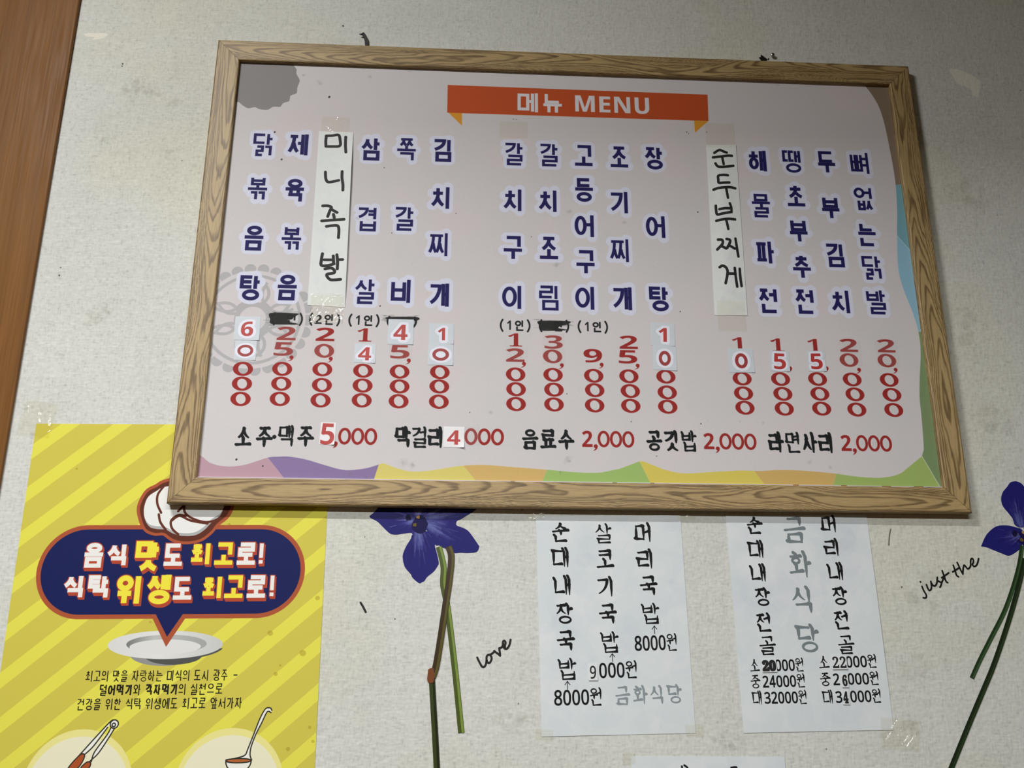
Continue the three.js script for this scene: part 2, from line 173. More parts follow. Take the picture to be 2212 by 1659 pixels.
// ---------------------------------------------------------------- measured places (millimetres; on a sheet from its upper left corner, y down; on the wall as x and height)
const D = {
  printSize:[1108,720],
  navy:[["닭",60.8,166.1],["볶",58.4,244.2],["음",59.7,329.2],["탕",61,411.3],["제",115.8,164],["육",115.8,246.3],["볶",116.6,328.2],["음",116.1,409.8],["삼",230.7,167.3],["겹",230.8,291.5],["살",233.1,412.8],["쪽",287.3,166.9],["갈",288,288.9],["비",289,411.3],["김",344.9,165.6],["치",344.7,250.8],["찌",343.9,331.6],["개",346,415.9],["갈",459.3,168.1],["치",458.7,251.1],["구",458.1,333.8],["이",458.3,416.8],["갈",516,167.8],["치",514.5,250.9],["조",514.5,333.7],["림",514.4,416.1],["고",572.3,168.2],["등",571.8,229.3],["어",571.9,292.8],["구",571.4,354.9],["이",570.8,415.4],["조",630.2,168.7],["기",628.4,249.6],["찌",627.2,333.5],["개",627.5,414.7],["장",687,167.5],["어",685.4,290.9],["탕",685.1,413.2],["해",857.8,166.4],["물",857.6,247.9],["파",858,330],["전",856.7,411.9],["땡",915.5,165.2],["초",916,229.3],["부",915.1,290.3],["추",914.7,353.1],["전",914.5,411.9],["두",972.7,164.8],["부",971.4,247.5],["김",970.5,331.5],["치",972,411.2],["뼈",1029.3,164.5],["없",1028.3,229.8],["는",1026.5,293.4],["닭",1028.3,351.5],["발",1029.1,409.8]],
  red:[["0",61.1,540.6],["0",61.7,563.3],["0",61.7,586.6],["2",120.1,483.5],["5",117.8,508.4],["0",118.1,539.4],["0",118.4,562.2],["0",118.1,585.5],["2",177.5,483.6],["0",177.7,509.9],["0",176.7,538.9],["0",177.6,563.2],["0",177,586.5],["1",235.8,483],["0",236.5,539.8],["0",236.9,562.7],["0",236.7,585.4],["5",289.8,508.9],["0",290.3,540.1],["0",291.1,563],["0",290.6,585.8],["0",349.8,539.6],["0",349.6,561.9],["0",349.5,585.4],["1",461.9,485.9],["2",461.9,510.2],["0",462.7,540.9],["0",463.4,563.9],["0",463.4,586.8],["3",520.1,488.3],["0",518.4,511.2],["0",518.8,540.4],["0",519.9,563.5],["0",519.7,586.4],["9",579.4,509.1],["0",580,540.6],["0",580.9,563.1],["0",580.3,586.7],["2",634.4,485.7],["5",632.8,509.4],["0",633.2,540.3],["0",634.5,563.4],["0",634.4,586.4],["0",689.4,539.8],["0",690.3,564.5],["0",690,586.8],["1",804.9,484],["0",805.9,540.4],["0",806.4,563.7],["0",806.9,586.1],["1",864.5,484.9],["0",865,539.9],["0",866.6,563.3],["0",866.8,586.5],["1",922.4,484.4],["0",922.3,538.7],["0",923.6,562.2],["0",924.2,585.4],["2",976.2,483.1],["0",974.4,507.2],["0",976.1,538.4],["0",977.9,561.9],["0",978.2,585.9],["2",1035.3,482.6],["0",1033.9,506.7],["0",1033.8,537.9],["0",1035.3,561.5],["0",1035.3,585.5]],
  commas:[[130.3,521.9],[188,522.8],[303.3,523.2],[475.2,524.6],[532.2,525.6],[592.4,523.6],[647.1,523.9],[881.4,523.3],[938.2,522.1],[988.6,523.3],[1045.9,522.1]],
  paren:[["x인",119.8,460.6],["2인",175.3,460],["1인",234,460.1],["x",290.7,458.7],["1인",461.9,462.8],["x인",521,462.1],["1인",580.5,462.2]],
  drink:[["소",70.8,643.2],["주",100.3,642.7],["맥",131.5,641.5],["주",159.2,641.1],["막",298.7,640.2],["걸",322.8,640.1],["리",346.9,639.9],["음",484.1,640],["료",510.6,639.8],["수",537.1,639.6],["공",667.4,639.7],["깃",693.3,639.6],["밥",719.3,639.4],["라",850.4,638.9],["면",875.6,638.9],["사",900.8,638.8],["리",926,638.8]],
  dot:[114.5,642.5],
  price:[[",000",200.2,640.4,262.6,639.3],["000",387.8,638,445.9,637],["2,000",560,638.6,638,637.3],["2,000",740.7,639.1,820.6,637.8],["2,000",947.8,638.6,1026.2,637.3]],
  ribbon:[[350.3,44],[782.5,44.6],[781,95],[350.7,96.3]],
  foldA:[[352.9,96.2],[374.7,96.2],[375.1,119.5]],
  foldB:[[757.1,95.1],[781,95],[757.3,117.7]],
  menuK:[["메",482.6,71.9],["뉴",523,71.1]],
  menuE:[560.4,72.2,683.5,69],
  wave:[[-22.8,656.3],[11.1,670.7],[28.4,682.5],[51.5,686.9],[77.2,683.8],[107.7,673.2],[121.9,671.7],[138.3,671.4],[161.5,675.1],[188.2,682.8],[218.2,689.8],[247.6,686.7],[265.8,681],[273.7,679.5],[293.8,686.7],[313.8,690.5],[340.2,688.7],[364.7,684.3],[389.9,680.5],[420,679.4],[453.5,681.6],[507.2,685],[554.3,688.4],[588.1,687.9],[615.4,682],[644.3,670.6],[663.2,675.8],[683.4,683.1],[710.5,687.5],[751.7,684.9],[793.1,682.2],[820.6,682.5],[848.4,680.7],[883,680.9],[931.3,684.4],[972.5,689.3],[1007.4,689.5],[1036.4,681.5],[1069.8,656.4],[1074,645.8],[1077,595.6],[1077.9,566.5],[1081.7,537],[1089,491.9],[1090,461.5],[1085.8,430.9],[1073.5,380.4],[1071.1,344.7],[1076.5,287.8],[1081.6,246.4],[1084.6,195.8],[1083,144.5],[1078.4,83.4],[1070.6,48],[1054.3,16.2],[1040.1,-0.5]],
  bands:[[[107.7,673.2],[134.8,705.1]],[[265.8,681],[259,706]],[[386.6,679.9],[409,706.7]],[[508.5,684.9],[498.9,709.5]],[[644.3,670.6],[661.8,708.7]],[[813.8,681.9],[832.3,709.1]],[[936.8,685],[926.6,710.6]],[[1069.8,656.4],[1093.4,707]]],
  sideCuts:[[[1094.1,458.4],[1108.9,451.9]],[[1075.7,294.4],[1099.9,319.7]],[[1085.3,202.6],[1103.4,200.3]]],
  blob:[[97,-0],[98.1,15],[104,24.5],[104.6,33.3],[110.6,45.3],[107.8,58.5],[107.1,69.9],[97.9,75.4],[96.4,85],[87.1,89.7],[82.5,96.7],[71.5,97.2],[63.1,102.7],[49.8,102.3],[42.3,99.2],[31.4,101.4],[21.4,95.8],[14.3,90.1],[-2.8,87.3],[-8.1,-13.1]],
  seal:[68.6,461.9,155.7,464.2],
  specks:[[159.4,74.6,5],[77.1,142.8,4],[91.7,191.5,4],[63.6,676.6,4],[101.5,685.5,3],[753.7,262.7,3],[716.6,433.9,2.5],[253.4,200.6,2],[269.7,314.1,2],[438.8,-18.8,2],[458.4,104.2,2],[463.7,104.8,2],[743.5,117.3,2.5],[746.5,119.8,2],[776.7,116.1,2],[257.1,436.3,3],[368.6,277.5,2],[487.1,313.9,2],[539.2,569.6,2],[634.2,610.6,2],[669.9,662.6,2],[395.4,600.8,2],[738.7,612.3,2.5]],
  smudges:[[142.2,48.4,22],[115.1,34.6,14],[223.8,34.3,16],[287.3,14.8,30],[902.7,21.6,14],[527.9,360,25],[547.4,267.7,20],[541.1,671.4,26],[635.4,285.2,16],[425.9,600.2,14],[798.3,607.8,10],[833.3,608.6,12],[929.3,633.9,12],[898.1,667.5,16],[928.6,676.1,14],[225.1,696.4,18],[248.2,699.5,14],[300.1,678.5,30],[313.4,679.6,24],[527.3,688.8,12],[278.5,284.4,18],[214.3,290.4,16]],
  hatch:[[[95.1,451.6],[132.9,451.4],[133.1,455.1],[121.3,462.1],[124.9,465.7],[134.7,467.7],[134.1,469.2],[98.5,469.3],[94.5,461.3]],[[269,454],[312.7,452.9],[311.5,458.9],[275.4,458.3],[269.9,458.5]],[[499.2,454.4],[543.8,454.1],[541.6,459.4],[531.6,461.9],[528.1,465.7],[541.4,468.4],[509,470.6],[500.5,468.6],[498.5,461.9]]],
  creases:[[[403.9,202.8],[406.4,284.4]],[[404,379.1],[407.4,536.2]],[[353.7,98.8],[272.8,133.7]],[[1050.6,119.6],[1058.8,171.2],[1048.1,230.8]],[[1027,120.5],[1036.9,159.1]]],
  tags:[["6",62.1,477.1,37.2,37.4],["0",62.3,511.7,31.7,30.4],["4",237.9,512.5,31.5,29.8],["4",289.6,477.2,38,40],["1",350.7,478.8,36.7,32.6],["0",350.4,511.5,37.2,34.3],["1",687.5,472,37.1,36.9],["0",689,510,36.1,39.2],["0",806.5,511.5,38.6,38.6],["5",866,511,30.1,32.8],["5",923.2,509.8,28.1,32.9],["5",190.4,636.3,21.8,33.1],["4",372.7,638.5,30.3,31.1]],
  films:[[120.2,494.4,34,49.6],[176.9,508.1,35.4,24],[291.1,508.5,34.3,22.6],[464,508.7,33.4,24.9],[520,499.3,33.6,48.8],[399,637,22.2,29.1],[978,496.6,34.2,42.1],[1036,495.3,35.1,42.2]],
  stripA:[[147,138.5],[201.4,138.9],[204.6,439.9],[148.4,437.6]],
  stripB:[[774.5,140.3],[823.7,138.5],[821.2,438.2],[769.7,438.7]],
  inkA:[[[159.1,147.1],[158.8,156.3],[159.6,165.9]],[[159,146.8],[168.7,146.1],[178.2,144.6],[181.4,154.2],[181.4,164.5],[169.9,165.9],[159.6,165.9]],[[189.9,147.8],[190.3,162.4],[191.8,176.2]],[[161.6,212],[162.8,223.2],[165.8,229],[171.5,229.4],[183.4,226.7]],[[187.9,211.1],[188.3,222.3],[190.4,234.1],[190.9,244.1]],[[161,271.3],[168.8,271.1],[174.6,273.8],[172.4,280.2],[169.9,289.5]],[[174.8,277.2],[183.9,282.7]],[[178.6,285.8],[180,291.5]],[[161.1,297.3],[178.5,295.6],[195.4,294.5]],[[168.9,306.6],[178.3,305.1],[186.1,305.5],[188.5,312.2],[188.6,325.8]],[[165.6,352.8],[164.6,363.1],[165.2,372.2],[174.5,372.5],[184.3,369.8]],[[182.4,356.6],[183.7,369.2]],[[169,363],[182.8,363.2]],[[187.8,354.6],[189.5,366.1],[189.7,378.1]],[[189.4,363],[197.1,362.8]],[[171,378.1],[180.3,376.6],[185.4,380.7],[184.6,384.9],[174.8,387],[175.7,391.7],[180.3,395.8],[186.9,396.2],[195.6,395.4]]],
  inkB:[[[786.9,154.9],[795.5,149.4],[801.9,151.8],[807.3,153.7]],[[784.1,163.3],[799.4,161.2],[808.8,159.3],[815.7,159.3]],[[799.3,163.2],[800.8,175.5]],[[787.5,174.4],[790.9,179.9],[798.2,180.7],[807.4,179.5],[816.7,177.8]],[[806.3,195.7],[799,195.4],[790.7,197.2],[790.2,204.3],[790.8,209.9],[799,209.6],[807.8,208.8]],[[781.4,222.3],[789.3,219.5],[801.2,217.9],[809.5,217.3],[817.1,218.8]],[[802,220.1],[802.8,228.1],[803.6,236.6]],[[783.2,251.2],[783.2,258.6],[784.5,266.5],[792.7,265.2],[807.4,261.8]],[[806.1,246.5],[807.9,253.9],[807.8,261.8]],[[788.7,257.5],[796.9,255.7],[804.6,255.4]],[[782.4,277.9],[792,275.6],[802.9,274.3],[812.8,274.5]],[[798.2,276.9],[799.5,284.7],[800.4,292]],[[783,310.9],[788.9,311.3],[790.2,315.3],[788.3,320],[780.9,327.8]],[[788.2,322.4],[794.9,326.2]],[[796.5,309.9],[801.3,310.9],[802.1,313.8],[800.2,318.5],[796.6,325]],[[801.1,321.4],[808.8,325.8]],[[811.1,308.3],[812.3,322.8],[813.8,338.9]],[[782.7,358.2],[787.1,355.8],[792.2,358.5],[794.5,364.7],[793.3,373.8],[790.3,385.2]],[[794.7,369.2],[805.4,368.9]],[[806.5,359.2],[807.1,374.6],[808.3,390.4]],[[814.5,360.1],[814.5,374.4],[815.4,389.1]]],
  tapes:{
  A1:[172.4,125.2,44.8,28],
  A2:[177.8,442.7,49.7,46.4],
  B1:[798.3,121.7,48.7,46.1],
  B2:[796.1,439.4,44.2,48.9],
  G:[458.8,124.3,45.9,30]},
  poster:{
  o:[-0.6084,1.6438],
  a:0.012},
  bubble:[[28.9,205.4],[393.2,204.6],[94.9,145.9],[327.4,146.2],[91.7,273.6],[336.2,274.3],[191.6,274.2],[213.1,310.6],[235,273.7]],
  title:[["음",103,187.7,"w"],["식",134.4,187.4,"w"],["맛",176.6,188.6,"Y"],["도",211.3,188,"w"],["최",248.2,186,"y"],["고",280.1,186.7,"y"],["로",311,186.8,"w"],["!",331.6,185.8,"w"],["식",81.2,230.3,"w"],["탁",114.8,230.9,"w"],["위",155.7,234.8,"Y"],["생",195.7,232.9,"Y"],["도",228.2,233.9,"w"],["최",267.9,232,"y"],["고",297.4,232.1,"y"],["로",328,231.9,"w"],["!",349.4,230.3,"w"]],
  body:[["최고의 맛을 자랑하는 미식의 도시 광주 -",110.9,347.7,313.5,347.9],["덜어먹기와 각자먹기의 실천으로",131.1,365.5,293.4,365.4],["건강을 위한 식탁 위생에도 최고로 앞서가자",103.9,383.3,320.4,383.4]],
  handOut:[[192.9,84.4],[178.6,92.2],[166.5,100],[158.9,119.8],[162.8,137.3],[170.7,151.4],[182.9,156.8],[195.6,156.9],[209.2,165.5],[226.5,168.8],[245.4,165.6],[259.4,154.8],[267.1,143.9],[279.1,133],[284.5,119.8],[283.5,106.5],[275.6,88.7],[239.7,75.3]],
  handIn:[[192.5,91.1],[179.1,97.7],[168.2,106.6],[164.4,122],[167.1,137.3],[174.6,148.2],[184.5,151.4],[197.3,152.5],[208.5,158],[221.6,161.2],[238.5,160.2],[250.7,152.6],[260.4,141.7],[272.6,133],[276.9,119.8],[275.9,106.5],[267.3,93.2],[240.5,84.3]],
  handLines:[[[190.1,88.8],[181.7,102.2],[182,115.4],[188.6,128.6]],[[185.6,130.8],[188.8,141.7],[197.3,152.5]],[[219.7,117.6],[221.8,128.6],[234.4,137.3],[254,141.7],[270.6,135.2],[276.9,119.8]],[[219.7,117.6],[211.9,126.4]],[[223.3,133],[212.5,131.9],[203.6,139.5],[205.7,150.4],[215,159.1]],[[204.6,139.5],[214.7,133],[230.3,139.5],[254.2,143.9]]],
  plate:[[212,307.9],[288.3,308.5],[210.2,289.3],[215,334.6],[167.3,308.2],[257.8,308.9]],
  discs:[[116.7,475.8],[186.4,476.9],[310.1,476.9],[380.1,478]],
  tongs:[[[154.6,404.2],[148.9,406.4],[118.4,442.2],[103.1,461.3]],[[157.6,407.5],[156.7,413.2],[140.2,442.5],[129.6,453.6],[126.7,461.6]],[[147.6,412.1],[131.5,435.7],[120.8,446]],[[151.7,413.1],[147.7,421.7],[134.2,442.4],[131.6,453.7]]],
  tongGrip:[[[116.8,445],[122.1,447.9],[114.9,461.8],[103.1,461.7]],[[125.8,454.5],[130.9,455.5],[128.7,462.1],[118.9,461.9]]],
  ladle:[[[359.6,393.4],[357.4,390.4],[351.3,391.3],[344.9,403],[338.2,422.2],[331.5,441.3],[328,448.9],[316.2,452.5],[304.3,454.2]],[[358.8,396.3],[353.6,395.3],[347.4,408.8],[340.3,424.2],[335.4,439.5],[335,449],[337.4,454.7]]],
  ladleBowl:[[320.5,455.4],[336.9,455.6]],
  posterSpots:[[351,293.7,7],[412.5,247.1,6],[396.4,320.2,8],[361.7,347,5],[410.9,415.4,4],[383.9,442,5],[65,65.8,3],[188.8,277.9,3],[284.3,145.2,4],[367.2,336,3],[415.9,432.9,4]],
  posterTape:[1.3,-7,46,50.9],
  stripeProbe:[[-0.8,41.5],[63.9,-2.4],[2.5,102.1],[141.2,-0.8]],
  sheets:[{
  o:[0.1108,1.5184],
  a:0.0204},{
  o:[0.3875,1.5229],
  a:0.0178},{
  o:[0.2371,1.197],
  a:-0.0075}],
  p1:[["순",34.7,23.2],["대",34.2,59.3],["내",35.5,98.1],["장",36.2,136.8],["국",36.8,173.6],["밥",38.1,211.1],["살",96.1,25.8],["코",97,62],["기",96.5,100.8],["국",97.3,138.3],["밥",98.7,176.5],["머",154.5,25],["리",155.6,62.6],["국",157.3,100.3],["밥",158.3,138.6]],
  p1arrow:[[37.3,231.7],[101,196.3],[162.2,160.1]],
  p1price:[["8000원",17.7,248.1,85,247.6],[" 000원",68.7,213.5,135.6,212.8],["8000원",132.4,178.3,193.7,177.4]],
  p1grey:[["금",112.5,247],["화",136.8,246.8],["식",159.8,247.3],["당",184.9,246.5]],
  p2:[["순",41.5,14.7],["대",41,49.4],["내",41.2,82.9],["장",43.4,116.6],["전",42,151.7],["골",44.3,183.2],["머",152.3,13.4],["리",153.1,47.6],["내",154.5,82],["장",155.7,116.6],["전",154.4,150],["골",157,183.5]],
  p2grey:[["금",99.7,21.8],["화",102.6,71.7],["식",100.6,121.8],["당",103.5,174.6]],
  p2price:[["소  000원",16.2,209.5,93.7,209.4],["중24000원",15.5,231,93.4,230.4],["대32000원",16.2,252.2,93.6,252.3],["소  000원",114.4,206.6,198.1,206],["중2 000원",113.8,229.5,198.3,228.9],["대3 000원",115.1,252.7,198.5,252.3]],
  p1tag:[73.1,215.4,12.8,21.9],
  p2tags:[["20",43.7,209.9,20.9,17.3],["22",143.9,206.8,21.8,19.2],["6",148.8,231.2,9.8,18.4],["4",147.4,253.5,9.8,18.8]],
  p3ink:[[[68.7,12.7],[68.9,16.5],[66.7,21.5]],[[72,11.3],[76.2,14.5],[76.5,20.4]],[[135.8,14],[142.9,13.5],[141.5,18.2]]],
  sheetTapes:[[610.1,-1224.8,53.4,39.4],[110.7,-1521.4,23.4,14.7],[328.7,-1524.7,25.9,18.9],[234.2,-1194.7,16.9,15.1],[120,-1224.2,25,13.5],[325.2,-1229.4,25.4,14.8]],
  just:[[[667.9,1423.9],[669.8,1417.8],[672.2,1413.1],[672.8,1410.2],[671.8,1408.1],[670,1407.6],[667.8,1407.9]],[[666.4,1430.5],[666.6,1430.1]],[[674.9,1426.3],[676.2,1421.1],[678,1418.3],[680.5,1419.7],[681.9,1423.1],[682.1,1426.8],[682,1431.1]],[[682.4,1428.7],[684.2,1425.9],[686.5,1424.5],[689,1426.4],[691,1430.2],[691.7,1434],[692.4,1436.9]],[[691.6,1433.1],[693.9,1431.2],[697.1,1429.6]],[[703,1438],[700.2,1433.6],[697.5,1428.9],[696,1425.1],[694.3,1423.1]],[[700.9,1446.3],[701.8,1442.2],[702.8,1438.4],[703.7,1433.7],[705.2,1430.3],[706.6,1429.6]],[[698.8,1436.5],[702.9,1438.9],[706.7,1441.3],[710,1443.5]]],
  the:[[[718.5,1454.4],[719.7,1449.1],[720.6,1444.3],[721.5,1440],[723.9,1437.9]],[[716.4,1445],[721,1447.4],[726.5,1450.8]],[[724.8,1458.5],[726.8,1453],[729.3,1445.8],[731,1442]],[[731,1442],[731.8,1446.3],[733.4,1452.1],[734.8,1454.7],[737.2,1452.1],[739.3,1449.5],[742,1450.7],[744.5,1454.6],[745,1459.4],[746.3,1463.3],[748.2,1464.5],[749.7,1462.3],[748.9,1458.5],[747.4,1455.6],[748.8,1453.2],[751.4,1453.4],[754.3,1456.1],[756.4,1460.5],[757.8,1464.3]]],
  love:[[[29,1323.3],[30.6,1320],[33.1,1315.4],[35.2,1312.1],[37.1,1310.9],[39.3,1311.7],[40.8,1314.4],[41.5,1317.7],[41.8,1321],[41.9,1324.3],[43.3,1326.6],[45.3,1327.3],[47.8,1325.3],[48.7,1322.7],[48,1319.4],[46.5,1317],[44.8,1316.1],[43,1317.4],[42,1320.3]],[[44.3,1327],[46,1327.1],[48.8,1328.3],[51.5,1330.7],[52.4,1332.3]],[[52.4,1332.3],[53.9,1330.7],[57.1,1328.7],[60.4,1326]],[[60.4,1326],[60,1330.3],[58.9,1335.7]],[[58.9,1335.7],[61.9,1336.7],[63.8,1339],[65.3,1341]],[[67.1,1337.4],[66.9,1339.4],[67.7,1342.1],[67.6,1344.1],[66.2,1345.7],[64.9,1345.4],[64.1,1343.4],[64.1,1340.4],[65,1337.4],[67.1,1335.2],[69.5,1335.2],[71.9,1337.7],[73.6,1341.7],[74.7,1347.1]]],
  eye:[[[-133.5,1395.7],[-130.1,1390.7],[-125.9,1383.3]]],
  petalsA:[[[-104.3,1544.8],[-114.5,1529.4],[-121.6,1520.9],[-126.7,1515],[-115.3,1508.5],[-104.9,1498.6],[-96.3,1491.6],[-88,1490.3],[-78.2,1491.8],[-67.4,1493.2],[-64.9,1491.1],[-58.3,1493.3],[-54.4,1500],[-52.3,1515],[-56.3,1535.2],[-73.5,1548.6]],[[-58.4,1494.9],[-65.7,1489.9],[-67.2,1484.9],[-73.4,1474.1],[-77.5,1463.4],[-77.5,1456],[-74.9,1446.3],[-70.6,1440.6],[-65.5,1435],[-62.8,1430.1],[-53.6,1423],[-49.6,1424.6],[-46.4,1426.2],[-42.4,1431.9],[-33.6,1439.3],[-28.1,1447.5],[-27,1452.4],[-30.2,1465.5],[-32.7,1473.7],[-33.1,1480.3],[-38.3,1490.2],[-44.3,1495.1],[-51.8,1496.7]],[[-44.3,1495.1],[-38.3,1490.2],[-33.9,1480.3],[-31.3,1475.7],[-27.2,1475.8],[-22.9,1473.3],[-18.8,1471.7],[-11.3,1468.9],[-5.4,1465.3],[3.7,1465.8],[13.7,1465.5],[26.1,1467.2],[29.7,1474.3],[27.6,1478.4],[20,1489.1],[14,1496.5],[6.4,1501],[-2,1503.9],[-3.7,1508],[-0.5,1512.3],[9.5,1517.4],[2.7,1520.7],[-22.3,1515.4],[-45.6,1512.6],[-48.7,1504.2]],[[-48,1508.4],[-22.1,1508.7],[-0.5,1511.9],[9.5,1517.4],[19.4,1523.5],[26.9,1529.5],[32.7,1536.3],[27.5,1549],[2.1,1554.7],[-31.4,1545.7],[-48.5,1527.7]]],
  petalUp:[[[-72.9,1531.6],[-64.1,1519.1],[-55.7,1515],[-47.5,1519.3],[-39.6,1536.3],[-36,1557.6],[-57.6,1576.2],[-75.5,1557.1]]],
  heartA:[-58.9,1512.5],
  stemsA:[[[-13.8,1474.3],[-9.7,1462.5],[-11.2,1431],[-14.5,1404.4],[-23,1339.1],[-27.7,1309.3],[-31.8,1296.7]],[[-32.5,1298.8],[-30.6,1275.8],[-25.2,1214.3],[-22,1174.2]],[[-27.5,1473.7],[-23.3,1460.2],[-19.9,1444.4],[-20.1,1422.1],[-14.3,1395.6],[-2.6,1317.9],[9,1226.4]]],
  petalsB:[[[832.3,1580],[823.8,1578],[818.2,1571.8],[812.7,1566.4],[808.9,1561.8],[805.6,1553.5],[805.5,1545.2],[808.3,1538.5],[812.1,1533.3],[818.2,1523.6],[820.5,1514],[828.3,1510.3],[838.2,1514.2],[846.8,1529.2],[852.1,1547.3],[850.6,1561.6],[843.8,1572.2],[839.2,1577.4]],[[764.2,1482.1],[769.8,1492],[776.5,1500.9],[786.9,1509.2],[795,1512.6],[801.3,1513.4],[810.4,1513.1],[820,1511],[829.5,1508.1],[831.2,1500],[828.9,1490.4],[825.3,1482.3],[819.9,1477.1],[811.5,1471.9],[803.4,1468.9],[794.8,1471.8],[780.5,1477.5],[772.7,1480.7]],[[832.9,1510.4],[848.1,1518.7],[871.7,1522],[889.7,1514.7],[876.1,1502.7],[855.8,1495.8],[836.8,1496.4]],[[830.9,1497.8],[836.5,1485.3],[837.4,1463.4],[845.7,1445.4],[861.1,1460],[857.2,1481.9],[844.7,1497.9]]],
  heartB:[830.5,1500],
  stemsB:[[[826.1,1483.7],[818.6,1459.5],[807.4,1433],[785.7,1391.3],[757.7,1350.3],[737.1,1320.1],[723.1,1297.8]],[[827.3,1464.9],[818.8,1443.7],[805.5,1412.1],[780.9,1360.6],[754.3,1310.2],[736.5,1280.6],[708.7,1234.6],[672.7,1173.3]]],
  filler:[[[834,2301.8],[853.3,2298.2],[867.9,2289.8],[881.9,2277],[873.9,2250],[865.8,2248.1],[861.3,2262.7],[846.5,2269.5],[839.5,2275.2],[830.3,2294.2]],[[-627.9,2306.4],[-593.8,2307.9],[-596.7,2299.5],[-614.3,2294.8],[-612.9,2299.7],[-625.1,2300.6]]],
  wallMarks:[[[631.7,1505.8],[628.5,1495.4],[626.1,1482.7]]],
  wallSpecks:[[-209.6,2340.5,3.5],[-447.9,2076.6,1.6],[-561,2250.7,3],[-561.2,2246.2,2.5],[638.1,1422.8,2.5],[-608.7,1888,2],[-608.9,1875,3],[-85.4,1374.2,2],[-132.2,1486.5,1.6],[506.1,1205.2,2],[85.7,1263.4,2],[951.2,2263.7,2],[-173.2,2320.2,3],[91,1528.7,3]],
  wallSmudges:[[-536.7,2201.8,40],[-469.5,2178.7,22],[-507,2198.7,24],[-465.4,2085.9,20],[-541.9,1816.8,34],[-550.6,1805.5,26],[-607.2,1872.8,10],[-565.6,2111.3,20],[835.4,2059.8,70],[738.4,2160.5,60],[764.3,1829.7,80],[816.2,1679.8,60],[362.5,1210.1,30],[382,1216,24],[629.3,1233.6,30],[390.1,1239.7,16],[672.7,1415.2,60],[651.8,1306.9,50],[73.2,1239.7,40]],
  strapA:[[-168.6,2298.6],[-168.8,2305.5],[-169.6,2312.5],[-171.7,2317.6],[-174.9,2322.8],[-176.1,2324.5]],
  strapA2:[[-174.8,2321],[-177.4,2321.3],[-180.8,2322.1]],
  strapB:[[508.8,2302.4],[498.8,2311],[498.1,2305.6],[494.9,2305.4],[497.5,2301.7],[497.9,2299.3],[508.6,2299.7]],
  strapB2:[[509.4,2302.3],[511.6,2304.9],[512.6,2302.9],[511,2300.5]],
  screw:[519.5,2312.7]};

// ---------------------------------------------------------------- room
const WALL = { x0: -0.90, w: 1.9, y1: 2.52, h: 1.425 };
const [wc, wg] = canvas(2048, 1536);
{
  const img = wg.createImageData(2048, 1536), d = img.data, k = 1900 / 2048;
  const warp = new Float32Array(2048), weft = new Float32Array(1536);
  for (let x = 0; x < 2048; x++) warp[x] = hash(x >> 1, 5, 3) * 0.6 + hash(x, 9, 4) * 0.4; for (let y = 0; y < 1536; y++) weft[y] = hash(y >> 1, 6, 3) * 0.6 + hash(y, 8, 4) * 0.4;
  for (let y = 0, i = 0; y < 1536; y++) for (let x = 0; x < 2048; x++, i += 4) {
    const a = noise(x * 0.2, y * 0.62, 11), b = noise(x * 0.62, y * 0.2, 12), big = fbm(x * 0.006, y * 0.006, 21, 3), mid = fbm(x * 0.03, y * 0.03, 31, 3);
    let v = 1 + ((a > 0.5 ? weft[y] : warp[x]) - 0.5) * 0.035 + (a - 0.5) * 0.05 + (b - 0.5) * 0.05 + (big - 0.5) * 0.03 + (mid - 0.5) * 0.025;
    const slub = a * b; if (slub < 0.07) v -= (0.07 - slub) * 0.8;
    const yel = sstep(0.45, 0.75, fbm(x * 0.004 + 9, y * 0.004, 51, 4));
    d[i] = 213 * v; d[i + 1] = (214 - yel * 1.5) * v; d[i + 2] = (209 - yel * 9) * v; d[i + 3] = 255;
  }
  wg.putImageData(img, 0, 0);
  wg.save(); wg.scale(2048 / (WALL.w * 1000), 1536 / (WALL.h * 1000)); wg.translate(-WALL.x0 * 1000, WALL.y1 * 1000); wg.scale(1, -1);
  // smudges, filler, a hair and specks that are on the wallpaper
  seed = 77;
  for (const [x, y, s] of D.wallSmudges) for (let i = 0; i < 26; i++) { const a = rnd() * 6.28, r = Math.sqrt(rnd()) * s * 0.55; wg.fillStyle = `rgba(96,92,78,${0.02 + rnd() * 0.035})`; wg.beginPath(); wg.ellipse(x + Math.cos(a) * r, y + Math.sin(a) * r * 0.8, s * (0.06 + rnd() * 0.16), s * (0.04 + rnd() * 0.12), rnd() * 3, 0, 7); wg.fill(); }
  for (const p of D.filler) { curve(wg, p, true); wg.fillStyle = 'rgba(236,233,221,.92)'; wg.fill(); }
  for (const p of D.wallMarks) { pen(wg, p, 1.6, 'rgba(50,42,32,.8)'); }
  for (const [x, y, s] of D.wallSpecks) { wg.fillStyle = 'rgba(30,24,18,.85)'; wg.beginPath(); wg.ellipse(x, y, s * 0.4, s * 0.5, 0.4, 0, 7); wg.fill(); }
  wg.restore();
}
const wallMap = tex(wc); wallMap.wrapS = wallMap.wrapT = THREE.MirroredRepeatWrapping;
const weave = pixelTexture(512, 512, (x, y) => { const a = noise(x * 0.16, y * 0.45, 61), b = noise(x * 0.45, y * 0.16, 62), c = noise(x * 0.3, y * 0.3, 63); const v = 120 + (a - 0.5) * 110 + (b - 0.5) * 110 + (c - 0.5) * 50; return [v, v, v]; }, false);
weave.repeat.set(3.6, 2.7); weave.wrapS = weave.wrapT = THREE.MirroredRepeatWrapping;
const wallPaper = std({ map: wallMap, bumpMap: weave, bumpScale: 0.0005, roughness: 0.82 });
const ROOM = { x0: -2.3, x1: 2.6, z1: 4.2 };
